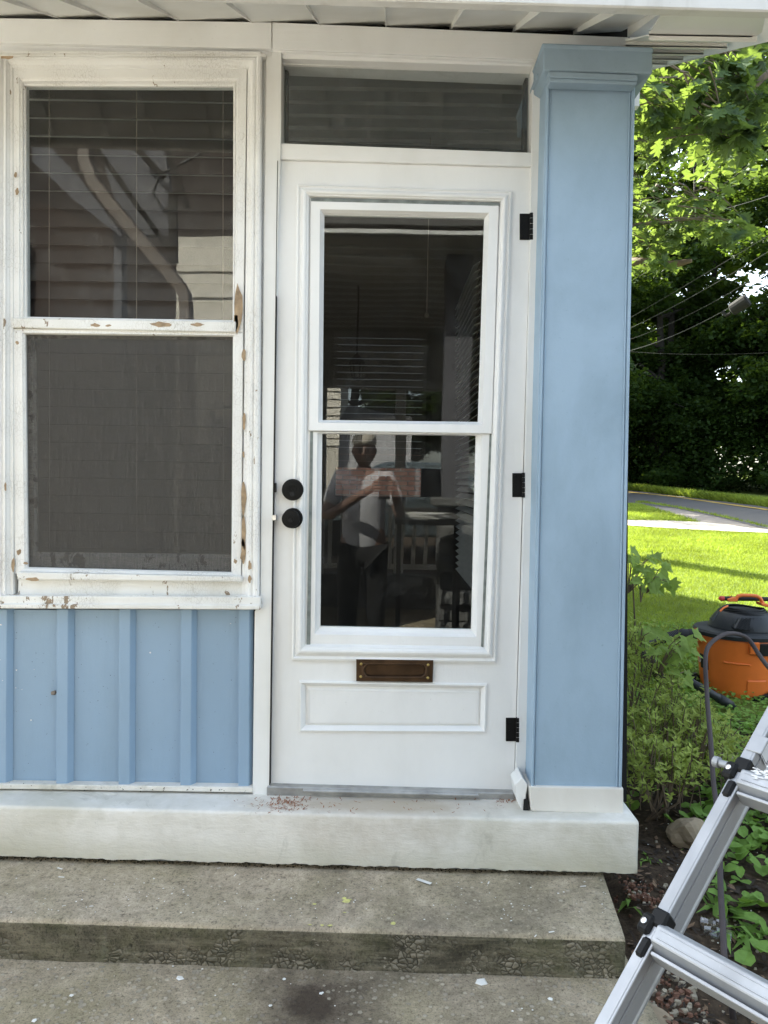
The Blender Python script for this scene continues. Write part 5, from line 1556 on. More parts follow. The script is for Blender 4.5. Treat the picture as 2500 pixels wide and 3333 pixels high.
# orange carrying handle
hp = [(2393, 1958), (2397, 1948), (2402, 1940), (2415, 1937.5), (2440, 1938), (2462, 1940), (2474, 1946), (2482, 1962), (2486, 1968)]
mesh('handle', *tubevf([U(a, b, VD - .02) for a, b in hp], .0105, 10), m_orange, vac, smooth=True)
mesh('handle_base', *pq([(2368, 1950), (2396, 1944), (2400, 1958), (2372, 1959)], VD - .05, VD + .02), m_orange, vac, bevel=.003)
mesh('handle_base', *pq([(2478, 1962), (2512, 1970), (2512, 1980), (2480, 1972)], VD - .05, VD + .02), m_orange, vac, bevel=.003)
mesh('accent_strip', *tubevf([U(2344, 1990, VD - .13), U(2354, 1979, VD - .12), U(2369, 1972, VD - .10)], .005, 6), m_orange, vac)
mesh('accent_hook', *tubevf([U(2312, 2012, VD - .06), U(2320, 2018, VD - .10), U(2327, 2008, VD - .08), U(2338, 1994, VD - .06)], .005, 6), m_darkp, vac)
# feet / caster arms
for (pts, yc) in [([(2300, 2250), (2340, 2256), (2345, 2272), (2318, 2288), (2285, 2280)], VD - .21), ([(2450, 2272), (2500, 2262), (2540, 2275), (2540, 2330), (2495, 2310), (2478, 2296), (2445, 2290)], VD - .22), ([(2252, 2205), (2274, 2200), (2276, 2240), (2250, 2238)], VD + .05)]:
    mesh('caster_arm', *pq(pts, yc, yc + .09), m_blackp, vac, bevel=.006)
for (px, py, yc) in [(2300, 2288, VD - .19), (2512, 2316, VD - .2), (2262, 2240, VD + .08), (2500, 2250, VD + .15)]:
    c = U(px, py, yc); z = gh(c.x, c.y) + .025
    mesh('caster', *lathe([(.026, -.012), (.028, -.008), (.028, .008), (.026, .012)], (c.x, c.y, z), 16, 'Y'), m_tyre, vac)
# hose port, hose
pa, pb = U(2262, 2068, VD), U(2210, 2064, VD)
mesh('hose_port', *tubevf([U(2285, 2071, VD), pa], .044, 18), m_orange, vac)
hose = thing('vacuum_hose', 'ribbed black hose running from the vacuum into the shrubs', 'hose', tuple(ground_hit(2150, 2300)))
mesh('connector', *tubevf([U(2268, 2069, VD), U(2240, 2067, VD), U(2236, 2067, VD), U(2214, 2064, VD), U(2205, 2064, VD)], [.038, .037, .034, .034, .03], 18), m_blackp, hose)
hp = [U(2208, 2064, VD), U(2170, 2075, VD - .05), U(2128, 2085, VD - .15), U(2100, 2100, VD - .3), U(2104, 2135, VD - .45), U(2130, 2170, VD - .5), U(2150, 2205, VD - .55), U(2190, 2222, VD - .6)]
P = []
for i in range(len(hp) - 1):
    p0 = hp[max(0, i - 1)]; p1 = hp[i]; p2 = hp[i + 1]; p3 = hp[min(len(hp) - 1, i + 2)]
    for k in range(16):
        t = k / 16
        P.append(.5 * ((2 * p1) + (p2 - p0) * t + (2 * p0 - 5 * p1 + 4 * p2 - p3) * t * t + (3 * p1 - p0 - 3 * p2 + p3) * t ** 3))
mesh('hose', *tubevf(P, [.026 + (.003 if i % 2 else 0) for i in range(len(P))], 12), m_blackp, hose)
wand = thing('vacuum_wand', 'dark grey vacuum wand lying in the clover before the vacuum', 'wand', tuple(ground_hit(2400, 2320)))
wa, wb_ = U(2240, 2215, 1.55), ground_hit(2398, 2315) + Vector((0, 0, .015))
mesh('tube', *tubevf([wa, wa.lerp(wb_, .5), wb_.lerp(wa, .12)], [.022, .022, .024], 12), m_darkp, wand, smooth=True)
mesh('nozzle', *tubevf([wa.lerp(wb_, .62), wa.lerp(wb_, .8), wb_], [.026, .026, .008], 12), m_darkp, wand, smooth=True)
tool = thing('crevice_tool', 'red-tipped black tool lying across the top of the vacuum', 'tool', tuple(U(2400, 1955, VD)))
mesh('tool_body', *tubevf([U(2356, 1948, VD - .03), U(2500, 1950, VD + .05)], .013, 12), m_blackp, tool)
mesh('red_tip', *tubevf([U(2341, 1951, VD - .03), U(2345, 1948, VD - .03), U(2356, 1948, VD - .03)], [.009, .0145, .0145], 12), m_red, tool)

# brown cord arching in front of the vacuum
cp = [(2560, 2230, .2), (2500, 2170, .4), (2470, 2130, .5), (2440, 2085, .55), (2410, 2066, .55), (2370, 2062, .5), (2330, 2080, .45), (2303, 2110, .4), (2296, 2160, .35), (2300, 2240, .3), (2306, 2330, .2), (2314, 2420, .1), (2322, 2540, .0), (2334, 2640, -.1), (2342, 2760, -.25), (2346, 2900, -.38), (2352, 3000, -.48), (2357, 3112, -.56)]
hp = [U(a, b, y) for a, b, y in cp]; P = []
for i in range(len(hp) - 1):
    p0 = hp[max(0, i - 1)]; p1 = hp[i]; p2 = hp[i + 1]; p3 = hp[min(len(hp) - 1, i + 2)]
    for k in range(8):
        t = k / 8
        P.append(.5 * ((2 * p1) + (p2 - p0) * t + (2 * p0 - 5 * p1 + 4 * p2 - p3) * t * t + (3 * p1 - p0 - 3 * p2 + p3) * t ** 3))
P.append(hp[-1])
g_ = P[-1]; P.append(Vector((g_.x + .02, g_.y - .02, gh(g_.x, g_.y) + .01)))
cd = mesh('extension_cord', *tubevf(P, .0085, 8), m_rust, smooth=True)
tag(cd, 'brown braided cord arching before the vacuum and down behind the ladder', 'cord')

# ================================================================ LADDER
ld = thing('stepladder', 'aluminium ladder with black hinge clamps leaning in from the lower right', 'ladder', (.4, -1.5, 0))
O0 = Vector((.43, -1.25, CZ - .712))           # lower clamp on the rail corner
r_ = Vector((.639, .411, .648)).normalized()
e_ = Vector((.541, -.841, 0)).normalized()
n_ = e_.cross(r_).normalized()
if n_.z < 0: n_ = -n_
# fit: the visible corner edge (flange / web) must run through these two pixels
def axis_hit(px, py, O, d_n):    # plane through O with normal d_n
    d = ray(px, py); t = (O - CAM).dot(d_n) / d.dot(d_n); return CAM + d * t
c1 = CAM + ray(2156, 3020) * (1.25 / ray(2156, 3020).y)
c2 = axis_hit(2383, 2597, c1, n_)
r_ = (c2 - c1).normalized(); e_ = Vector((r_.y, -r_.x, 0)).normalized()
if e_.y > 0: e_ = -e_
n_ = e_.cross(r_).normalized()
if n_.z < 0: n_ = -n_
c2 = axis_hit(2383, 2597, c1, n_); r_ = (c2 - c1).normalized()
e_ = (e_ - r_ * e_.dot(r_)).normalized(); n_ = e_.cross(r_).normalized()
if n_.z < 0: n_ = -n_
A_, B_ = .024, .066
def LP_(t, e, n): return c1 + r_ * t + e_ * e + n_ * n
def rail_geo(e0, sgn=1):
    """C-section: outer flange plate towards -e*sgn, web with lips"""
    mb = MB()
    T0_, T1_ = -.62, 1.15
    t_top = T1_
    w = .004
    # cross-section as C channel opening towards +e: coordinates (e, n); corner at (0,0); flange along -e, web down -n
    sec = [(0, 0), (-A_, 0), (-A_, -B_), (0, -B_), (0, -B_ + .007), (-.002, -B_ + .009), (-.002, -.007), (0, -.005)]
    V = []; m = len(sec)
    for t in (T0_, t_top):
        for (a, b) in sec: V.append(LP_(t, e0 + a * sgn, b))
    Fc = [tuple(range(m)), tuple(range(2 * m - 1, m - 1, -1))] + [(k, (k + 1) % m, (k + 1) % m + m, k + m) for k in range(m)]
    mb.add(V, Fc); return mb
RW = .40
rail_geo(0).build('rail', m_alu, ld, bevel=.0012)
rail_geo(RW, -1).build('rail', m_alu, ld, bevel=.0012)
# sliding inner strip line on the flange
def span(mb, t0, t1, e0, e1, n0, n1):
    V = [LP_(t, e, n) for t in (t0, t1) for e in (e0, e1) for n in (n0, n1)]
    mb.add(V, [(0, 1, 3, 2), (4, 6, 7, 5), (0, 4, 5, 1), (2, 3, 7, 6), (0, 2, 6, 4), (1, 5, 7, 3)])
t2 = (axis_hit(2404, 2506, c1, n_) - c1).dot(r_)
rungs = [-.30 * 1, 0.0, t2, t2 * 2, t2 * 3]
rungs = [-t2 - .010, -.010, t2 - .010, 2 * t2 - .010, 3 * t2 - .010]
for ti, t in enumerate(rungs):
    if t < -.6 or t > 1.1: continue
    # rung with a faceted section in the plane (r, n)
    sec = [(-.026, -.052), (-.026, -.012), (-.012, .004), (.012, .006), (.024, -.004), (.026, -.030), (.012, -.036), (.006, -.052)]
    sec = [(-.026, -.040), (-.029, -.018), (-.018, .004), (.008, .006), (.018, -.008), (.016, -.040)]
    V = []; m = len(sec)
    for e in (-.004, RW + .004):
        for (a, b) in sec: V.append(LP_(t + a, e, b + .004))
    mesh('rung', V, [tuple(range(m)), tuple(range(2 * m - 1, m - 1, -1))] + [(k, (k + 1) % m, (k + 1) % m + m, k + m) for k in range(m)], m_alu, ld, bevel=.0015)
    mb = MB(); span(mb, t - .037, t - .031, .002, RW, -.034, .0); mb.build('rung_lip', m_alu, ld, bevel=.001)
    # clamp
    mb = MB(); span(mb, t + .006, t + .037, -A_ - .003, .003, -.03, .005); h1 = mb.build('clamp', m_blackp, ld, bevel=.004)
    mb = MB(); span(mb, t - .014, t + .020, -A_ - .013, -A_ + .010, -.03, .010); mb.build('clamp_ear', m_blackp, ld, bevel=.005)
    mb = MB(); span(mb, t - .050, t - .016, -A_ + .004, -.004, -.03, .006); mb.build('clamp_tongue', m_blackp, ld, bevel=.004)
    c = LP_(t + .003, -A_ - .003, .0102); mesh('rivet', *tubevf([c, c + n_ * .0025, c + n_ * .003], [.0055, .0052, .003], 16), m_rivet, ld)
mb = MB(); k0 = LP_(t2 + .004, -A_ - .012, -.004); mesh('lock_knob', *tubevf([k0, k0 - e_ * .017, k0 - e_ * .019, k0 - e_ * .029, k0 - e_ * .031], [.007, .007, .0105, .0105, .008], 16), m_alu, ld, smooth=False)
mb = MB(); span(mb, t2 + .045, t2 + .082, -A_ + .004, .010, -.002, .003); mb.build('guide_plate', m_alu, ld, bevel=.001)
for t in rungs:
    mb = MB()
    for k in range(2): span(mb, t - .012 + k * .014, t - .0105 + k * .014, .004, RW, .0075, .0106)
    mb.build('rung_rib', m_alu, ld)
mb = MB()
for n0 in (-.022,): span(mb, -.6, 1.13, -.0012, .0006, n0 - .0015, n0)
for e0_ in (-.0045,): span(mb, -.6, 1.13, e0_ - .0012, e0_, -.001, .0009)
mb.build('rail_groove', m_alu, ld)
m_drip = simple('white_paint_smear', (.8, .8, .8), .6)
mb = MB()
for i in range(26):
    t, e = t2 + rnd.gauss(.004, .008), .02 + abs(rnd.gauss(.02, .025)); c = LP_(t, e, .0118)
    n = 7; V = [c + e_ * (math.cos(k * .9) * rnd.uniform(.002, .010)) + r_ * (math.sin(k * .9) * rnd.uniform(.0008, .003)) for k in range(n)]
    mb.add(V, [tuple(range(n))])
mb.build('paint_smear', m_drip, ld, kind='stuff')
mb = MB(); span(mb, t2 + .052, t2 + .15, .0005, .0012, -.046, -.012); stk = mb.build('sticker', m_label, ld)
mb = MB()
for (a, b, c, d) in [(.054, .148, -.0145, -.0138), (.054, .148, -.0445, -.0438), (.054, .0547, -.0445, -.0138)]: span(mb, t2 + a, t2 + b, .0012, .0016, c, d)
mb.build('sticker_border', m_black, stk)
# rear legs of the A-frame, beyond the right edge
topA = LP_(1.15, 0, -.03); hd = Vector((r_.x, r_.y, 0)).normalized()
for e0 in (0, RW):
    a = LP_(1.13, e0, -.03); b = a + hd * .75; b.z = gh(b.x, b.y) if b.x > .7 else 0
    mesh('rear_leg', *tubevf([a, b], .03, 8), m_alu, ld)
    f = LP_(-.62, e0 + (-.019 if e0 == 0 else .019), -.033)
    q = f - r_ * ((f.z - .012) / r_.z)
    mesh('leg_extension', *tubevf([f + r_ * .02, q], .027, 4), m_alu, ld)
    mesh('rubber_foot', *tubevf([q + r_ * .03, q], .036, 8), m_blackp, ld)
a, b = LP_(1.13, 0, -.03), LP_(1.13, RW, -.03); mesh('hinge_bar', *tubevf([a, b], .02, 8), m_alu, ld)
m_gable = simple('shed_gable_paint', (.11, .11, .125), .7)
m_pipe = simple('downspout_paint', (.16, .13, .11), .5)
# ================================================================ WHAT THE GLASS MIRRORS: the open porch and yard behind the camera
op = thing('open_porch', 'open white porch mirrored in the door glass', 'porch', (0, -4, 0))
PY0, PY1 = -2.35, -5.5
ceil_z = 2.885
mb = MB(); mb.box(-.75, 3.2, PY1 - .3, PY0, ceil_z + .04, ceil_z + .10); mb.build('roof', m_shingle, op)
x = -.75
src = None
yb0 = PY0 - .12
k = 0
while yb0 > PY1 and k < 20:
    mesh('ceiling_board', *boxvf(-.75, 3.2, yb0 - .19, yb0, ceil_z, ceil_z + .03), m_porchceil, op)
    mesh('ceiling_seam', *boxvf(-.75, 3.2, yb0 - .215, yb0 - .195, ceil_z - .014, ceil_z + .03), m_porchwhite, op); yb0 -= .215; k += 1
zf = M(1160, 752, 2.5 - PY0).z
mesh('roof_fascia', *boxvf(-.75, 3.2, PY0 - .03, PY0, zf, zf + .025), m_porchwhite, op)
hz = M(1160, 1262, 2.5 - PY1).z
mesh('header', *boxvf(-.75, 3.2, PY1 - .1, PY1 + .1, hz, ceil_z), m_porchceil, op)
mesh('side_wall', *boxvf(1.25, 1.35, PY1, PY0 - .6, 0, ceil_z), m_sidingg, op)
c0, c1_ = M(1288, 1400, 2.5 - PY1), M(1322, 1400, 2.5 - PY1)
mesh('post', *boxvf(c0.x, c1_.x, PY1 - .05, PY1 + .05, .36, hz), m_porchwhite, op)
mesh('side_wall', *boxvf(-.81, -.75, PY1, -3.3, 0, ceil_z), m_sidingg, op)  # unseen wall, added to keep the sun off the porch header
mesh('post', *boxvf(-.75, -.62, PY1 - .05, PY1 + .05, .0, hz), m_porchwhite, op)
mesh('post', *boxvf(-.75, -.60, PY0 - .15, PY0, .0, zf), m_porchwhite, op)
mesh('curb', *boxvf(-.75, 1.25, PY1 - .1, PY1 + .1, 0, .34), m_block, op)
rz = M(1160, 1650, 2.5 - PY1).z
mesh('top_rail', *boxvf(-.62, 1.25, PY1 - .04, PY1 + .04, rz - .05, rz), m_porchwhite, op)
mesh('bottom_rail', *boxvf(-.62, 1.25, PY1 - .03, PY1 + .03, .40, .45), m_porchwhite, op)
src = None; x = -.58
while x < 1.2:
    if src is None: src = mesh('baluster', *boxvf(0, .04, PY1 - .02, PY1 + .02, .45, rz - .05), m_porchwhite, op); src.location = (x, 0, 0)
    else:
        c = src.copy(); COL.objects.link(c); c.location = (x, 0, 0)
    x += .125
# lantern
lc = M(1160, 1188, 6.2)
lt = thing('porch_lantern', 'small black lantern mirrored under the porch ceiling', 'lantern', (lc.x, lc.y, ceil_z))
mesh('stem', *tubevf([(lc.x, lc.y, ceil_z), (lc.x, lc.y, lc.z + .08)], .008, 6), m_black, lt)
mesh('cap', *lathe([(.07, 0), (.03, .05), (.01, .07)], (lc.x, lc.y, lc.z + .03), 8), m_black, lt)
for k in range(6):
    a = k * math.pi / 3; mesh('bar', *tubevf([(lc.x + .055 * math.cos(a), lc.y + .055 * math.sin(a), lc.z + .03), (lc.x + .04 * math.cos(a), lc.y + .04 * math.sin(a), lc.z - .10)], .005, 4), m_black, lt)
mesh('base', *lathe([(.042, 0), (.03, -.02), (.005, -.03)], (lc.x, lc.y, lc.z - .09), 8), m_black, lt)
# rock-faced block pier
pd = 5.3
a, b = M(1432, 1690, pd), M(1552, 1690, pd)
pier = thing('block_pier', 'grey rock-faced block pier mirrored in the lower door pane', 'pillar', (a.x + .15, -(pd - 2.5), 0))
z = 0; k = 0; zt = M(1490, 1690, pd).z
yb_ = -(pd - 2.5)
while z < zt:
    hgt = .115
    if k % 2: V, Fc = boxvf(a.x, b.x + .1, yb_ - .3, yb_, z, z + hgt - .006); mesh('block', V, Fc, m_block, pier, bevel=.006)
    else:
        bm = bmesh.new(); g = bmesh.ops.create_grid(bm, x_segments=14, y_segments=6, size=.5)
        V = []; Fc = []
        for v in bm.verts:
            u, w = v.co.x + .5, v.co.y + .5; ed = min(u, 1 - u, w, 1 - w)
            V.append((a.x + (b.x + .1 - a.x) * u, yb_ + .02 + min(.03, ed * .25) + .02 * noise.noise(Vector((u * 4, w * 2, k))), z + (hgt - .006) * w))
        Fc = [tuple(v.index for v in f.verts) for f in bm.faces]; bm.free()
        mb = MB(); mb.add(V, Fc); mb.box(a.x, b.x + .1, yb_ - .3, yb_ + .02, z, z + hgt - .006); mb.build('block', m_block, pier)
    z += hgt; k += 1
mesh('cap_stone', *boxvf(a.x - .05, b.x + .15, yb_ - .33, yb_ + .05, z, z + .06), m_block, pier, bevel=.01)
mesh('post', *boxvf(a.x + .02, a.x + .2, yb_ - .2, yb_ - .02, z + .06, ceil_z), m_gable, pier)
# table edge with papers
tb = thing('papers', 'pile of papers on the porch rail mirrored in the door glass', 'papers', (M(1390, 1690, 5.6).x, -3.1, 0))
c = M(1395, 1690, 5.0)
for k in range(7):
    an = rnd.uniform(-.5, .5); w_, h_ = .12, .09; V = []
    for (u, v) in ((-w_, -h_), (w_, -h_), (w_, h_), (-w_, h_)):
        V.append((c.x + u * math.cos(an) - v * math.sin(an) + rnd.uniform(-.02, .02), c.y + u * math.sin(an) + v * math.cos(an), c.z + k * .006 + rnd.uniform(0, .004)))
    mesh('sheet', *hexvf(V, [(x, y, z_ + .002) for x, y, z_ in V]), m_chipw, tb)
tt = thing('side_table', 'small dark table carrying papers mirrored in the door glass', 'table', (c.x, c.y, 0))
mesh('tabletop', *boxvf(c.x - .22, c.x + .22, c.y - .16, c.y + .16, c.z - .03, c.z - .003), m_blackp, tt, bevel=.003)
for sx in (-.19, .19):
    for sy in (-.13, .13): mesh('leg', *boxvf(c.x + sx - .012, c.x + sx + .012, c.y + sy - .012, c.y + sy + .012, 0, c.z - .03), m_blackp, tt)

# neighbour house with lap siding and shingled roof
nh = thing('neighbour_house', 'sided house with grey shingle roof mirrored in the panes', 'house', (0, -19, 0))
nd = 20.0
a, b = M(1000, 1262, nd), M(1100, 1362, nd)
mesh('wall', *boxvf(a.x - 6, b.x, -(nd - 2.5) - 4, -(nd - 2.5), -.2, 6.0), m_siding, nh)
zz = 2.2
while zz < 5.9:
    mesh('siding_board', [(a.x - 6, -(nd - 2.5), zz), (b.x + .02, -(nd - 2.5), zz), (b.x + .02, -(nd - 2.5) + .05, zz), (a.x - 6, -(nd - 2.5) + .05, zz), (a.x - 6, -(nd - 2.5) + .01, zz + .2), (b.x + .02, -(nd - 2.5) + .01, zz + .2)], [(0, 1, 2, 3), (3, 2, 5, 4), (1, 5, 2), (0, 3, 4)], m_siding, nh)
    zz += .2
r0, r1, r2, r3 = M(1082, 1366, nd), M(1110, 1320, nd + 3), M(1330, 1362, nd + 3), M(1330, 1368, nd)
mesh('roof', [tuple(r0), tuple(M(1340, 1370, nd)), tuple(M(1340, 1361, nd + 4)), tuple(M(1106, 1318, nd + 4)), tuple(r0 - Vector((0, 4, 2))), tuple(M(1340, 1370, nd) - Vector((0, 4, 2)))], [(0, 1, 2, 3), (3, 2, 5, 4), (0, 3, 4), (1, 5, 2), (0, 4, 5, 1)], m_shingle, nh)
q0, q1 = M(1082, 1366, nd), M(1340, 1370, nd)
mesh('lower_wall', *boxvf(q0.x, q1.x, -(nd - 2.5) - 3, -(nd - 2.5) - .3, -.2, min(q0.z, q1.z)), m_sidingg, nh)
# sided wall near the left, mirrored in the old window
wd = 8.5
a, b = M(572, 770, wd), M(1010, 1500, wd)
nw = thing('neighbour_wall', 'cream lap-sided wall mirrored at the right of the old window', 'wall', (a.x, -(wd - 2.5), 0))
mesh('wall_body', *boxvf(a.x, a.x + 1.0, -(wd - 2.5) - 2.5, -(wd - 2.5), -.1, a.z + .02), m_siding, nw)
zz = .1
while zz < a.z - .1:
    yb_ = -(wd - 2.5)
    mesh('siding_board', [(a.x, yb_, zz), (a.x + 1.0, yb_, zz), (a.x + 1.0, yb_ + .03, zz), (a.x, yb_ + .03, zz), (a.x, yb_ + .004, zz + .29), (a.x + 1.0, yb_ + .004, zz + .29)], [(0, 1, 2, 3), (3, 2, 5, 4), (1, 5, 2), (0, 3, 4)], m_siding, nw)
    zz += .29
mesh('sky_backdrop', *boxvf(M(-350, 700, 9.6).x, M(830, 700, 9.6).x, -7.4, -7.1, -.1, 6.4), simple('backdrop_brown', (.03, .021, .018), .8), nw, label='dark brown backdrop added behind the cream wall to block the mirrored sky')  # added so that the old window mirrors no bright sky
# gable, beams and downspout of that house, nearer
gb = thing('garden_shed', 'shed gable with dark beams mirrored in the old window', 'shed', (M(400, 700, 6.5).x, -4.2, 0))
gd = 6.6
mesh('gable_board', *[[tuple(M(a_, b_, gd)) for a_, b_ in [(315, 460), (535, 465), (560, 760), (400, 760)]] + [tuple(M(a_, b_, gd) + Vector((0, -.08, 0))) for a_, b_ in [(315, 460), (535, 465), (560, 760), (400, 760)]], [(0, 1, 2, 3), (7, 6, 5, 4), (0, 4, 5, 1), (1, 5, 6, 2), (2, 6, 7, 3), (3, 7, 4, 0)]], m_gable, gb)
for (p, q, w_) in [((310, 480), (540, 800), .03), ((430, 460), (530, 570), .03), ((535, 465), (605, 670), .035), ((110, 290), (190, 445), .05), ((560, 620), (560, 850), .045)]:
    mesh('beam', *tubevf([M(*p, gd - .15), M(*q, gd - .15)], w_, 4), m_bark, gb)
mesh('wall', *[[tuple(M(a_, b_, gd + .3)) for a_, b_ in [(100, 640), (380, 760), (380, 1250), (100, 1250)]] + [tuple(M(a_, b_, gd + .3) + Vector((0, -.1, 0))) for a_, b_ in [(100, 640), (380, 760), (380, 1250), (100, 1250)]], [(0, 1, 2, 3), (7, 6, 5, 4), (0, 4, 5, 1), (1, 5, 6, 2), (2, 6, 7, 3), (3, 7, 4, 0)]], simple('shed_boards', (.05, .033, .026), .8, 0, 0), gb)
mesh('corner_post', *boxvf(M(378, 800, gd).x, M(404, 800, gd).x, -(gd - 2.5) - .05, -(gd - 2.5) + .1, 0, M(390, 755, gd).z), m_gable, gb)
mesh('support', *boxvf(M(30, 800, gd).x - .1, M(30, 800, gd).x, -(gd - 2.5) - .4, -(gd - 2.5) - .2, 0, 3.4), m_bark, gb)
mesh('brace', *tubevf([M(700, 462, gd - .1), M(600, 520, gd - .1), M(520, 560, gd - .1), M(495, 620, gd - .1), M(535, 690, gd - .1)], .012, 6), m_wire, gb)
ds = thing('downspout', 'white downspout running slantwise, mirrored in the upper window pane', 'downspout', (M(600, 950, 6).x, -3.5, 0))
dd = 6.0
P = [M(275, 400, dd), M(275, 520, dd), M(300, 590, dd), M(340, 640, dd), M(575, 920, dd), M(600, 955, dd), M(605, 1010, dd)]
P.append(Vector((P[-1].x, P[-1].y, 0.0)))
mesh('pipe', *tubevf(P, .068, 4), m_pipe, ds, bevel=.01)
ev = thing('roof_eave', 'white eave edge sloping down, mirrored in the upper window pane', 'eave', (M(200, 600, 6.4).x, -4, 0))
V = [M(100, 410, 6.3), M(250, 570, 6.3), M(395, 760, 6.3), M(385, 765, 6.3), M(230, 640, 6.3), M(100, 520, 6.3)]
mesh('eave_board', [tuple(v) for v in V] + [tuple(v + Vector((0, -.06, 0))) for v in V], [tuple(range(6)), tuple(range(11, 5, -1))] + [(k, k + 6, (k + 1) % 6 + 6, (k + 1) % 6) for k in range(6)], m_gable, ev)

# parked car mirrored in the lower pane
cd_ = 13.5
car = thing('parked_car', 'pale green car mirrored behind the porch rail', 'car', (M(1150, 1800, cd_).x, -(cd_ - 2.5), 0))
cx0, cx1 = M(960, 1600, cd_).x, M(960, 1600, cd_).x + 4.2
prof = [(0, .35), (0, .75), (.15, .95), (.9, 1.02), (1.35, 1.58), (1.6, 1.66), (2.7, 1.66), (3.0, 1.58), (3.5, 1.05), (4.1, .95), (4.2, .7), (4.2, .35)]
yb_ = -(cd_ - 2.5)
V = []
for yy_, k in ((yb_, 1), (yb_ - 1.7, 1)):
    for (u, w) in prof: V.append((cx0 + u, yy_ + (-.12 if (w > 1.1 and yy_ == yb_) else (.12 if w > 1.1 else 0)), w))
n = len(prof)
mesh('body', V, [tuple(range(n)), tuple(range(2 * n - 1, n - 1, -1))] + [(k, (k + 1) % n, (k + 1) % n + n, k + n) for k in range(n)], m_silver, car, bevel=.04)
for (a_, b_, c_, d_) in [(1.05, 1.5, 2.1, 2.1), (2.18, 2.18, 2.75, 3.3)]:
    V = [(cx0 + a_, yb_ + .005, 1.05), (cx0 + b_, yb_ - .10, 1.55), (cx0 + c_, yb_ - .10, 1.55), (cx0 + d_, yb_ + .005, 1.05)]
    mesh('window', *hexvf(V, [(x, y - .03, z) for x, y, z in V]), m_blackp, car)
for u in (.8, 3.4):
    mesh('wheel', *lathe([(.30, -.1), (.32, -.06), (.32, .06), (.30, .1), (.18, .11), (.01, .11)], (cx0 + u, yb_ - .05, .32), 24, 'Y'), m_tyre, car)
# red car next to it
rc = clone(car); rc.location = (car.location.x - 2.6, car.location.y - 2.4, 0)
rc['label'] = 'red car mirrored at the left edge of the lower door pane'
for c in rc.children:
    if c.name.startswith('body'):
        c.data = c.data.copy(); c.data.materials.clear(); c.data.materials.append(m_redcar)
# trees behind the camera, mirrored at the top of the door glass
back = [(-1.5, -30, 1), (2.8, -27, 0), (-6.5, -33, 0), (7.5, -31, 1), (-11, -24, 2), (12, -24, 0), (.8, -35, 1)]
bl_ = ['tree mirrored above the porch roof line, left of centre', 'tree mirrored above the porch roof line, right of centre', 'tree mirrored at the far left behind the shed', 'tree mirrored at the far right behind the porch', 'low tree behind the shed', 'tall tree behind the neighbour yard', 'tallest tree behind the neighbour roof']
for (x, y, k), l in zip(back, bl_):
    t = clone(protos[k]); t.location = (x, y, 0); t.rotation_euler = (0, 0, rnd.random() * 6); t.scale = (1, 1, .92)
    t['label'] = l; t['group'] = 'trees behind the camera'

# ================================================================ THE PERSON TAKING THE PICTURE (mirrored in the door)
px_, py_ = -.15, -3.0
per = thing('person', 'person in cap and grey shirt holding a phone, mirrored in the door', 'person', (px_, py_, 0))
def skin(name, J, E, mat, sub=2, root=0, par=per):
    me = bpy.data.meshes.new(name)
    me.from_pydata([j[:3] for j in J], E, [])
    o = bpy.data.objects.new(name, me); COL.objects.link(o)
    md = o.modifiers.new('skin', 'SKIN'); md.use_smooth_shade = True
    for i, j in enumerate(J):
        r = j[3] if isinstance(j[3], tuple) else (j[3], j[3])
        me.skin_vertices[0].data[i].radius = r
        me.skin_vertices[0].data[i].use_root = (i == root)
    ms = o.modifiers.new('sub', 'SUBSURF'); ms.levels = sub; ms.render_levels = sub
    dg = bpy.context.evaluated_depsgraph_get(); dg.update()
    m2 = bpy.data.meshes.new_from_object(o.evaluated_get(dg)); bpy.data.objects.remove(o)
    m2.materials.clear(); m2.materials.append(mat)
    m2.polygons.foreach_set('use_smooth', [True] * len(m2.polygons))
    o = bpy.data.objects.new(name, m2); COL.objects.link(o); setpar(o, par); return o
X, Y = px_, py_
hL = Vector((-.055, -2.545, 1.285)); hR = Vector((.055, -2.545, 1.285))
eL = Vector((X - .27, Y + .12, 1.06)); eR = Vector((X + .27, Y + .14, 1.06))
sL = Vector((X - .175, Y, 1.335)); sR = Vector((X + .175, Y, 1.335))
J = [(X, Y, .90, (.14, .11)), (X, Y, 1.05, (.145, .105)), (X, Y + .01, 1.2, (.155, .11)), (X, Y, 1.33, (.13, .09)), (X, Y, 1.40, (.055, .055)), (X, Y + .01, 1.45, (.05, .05)),
     (*sL, .055), (*eL, .040), (*hL, .026), (*sR, .055), (*eR, .040), (*hR, .026),
     (X - .09, Y, .82, .095), (X - .10, Y + .02, .46, .06), (X - .11, Y - .02, .10, .042), (X - .12, Y + .12, .045, .038),
     (X + .09, Y, .82, .095), (X + .10, Y + .02, .46, .06), (X + .11, Y - .02, .10, .042), (X + .12, Y + .12, .045, .038)]
E = [(0, 1), (1, 2), (2, 3), (3, 4), (4, 5), (3, 6), (6, 7), (7, 8), (3, 9), (9, 10), (10, 11), (0, 12), (12, 13), (13, 14), (14, 15), (0, 16), (16, 17), (17, 18), (18, 19)]
skin('body', J, E, m_skin)
J = [(X, Y, .74, (.17, .145)), (X, Y, 1.0, (.165, .125)), (X, Y + .01, 1.2, (.175, .13)), (X, Y, 1.335, (.145, .105)), (X, Y, 1.385, (.085, .075)), (*sL, .075), (*sL.lerp(eL, .75), .062), (*sR, .075), (*sR.lerp(eR, .75), .062)]
skin('shirt', J, [(0, 1), (1, 2), (2, 3), (3, 4), (3, 5), (5, 6), (3, 7), (7, 8)], m_shirt)
J = [(X, Y, .88, (.155, .125)), (X - .09, Y, .80, .105), (X - .10, Y + .02, .46, .078), (X - .11, Y - .02, .10, .065), (X + .09, Y, .80, .105), (X + .10, Y + .02, .46, .078), (X + .11, Y - .02, .10, .065)]
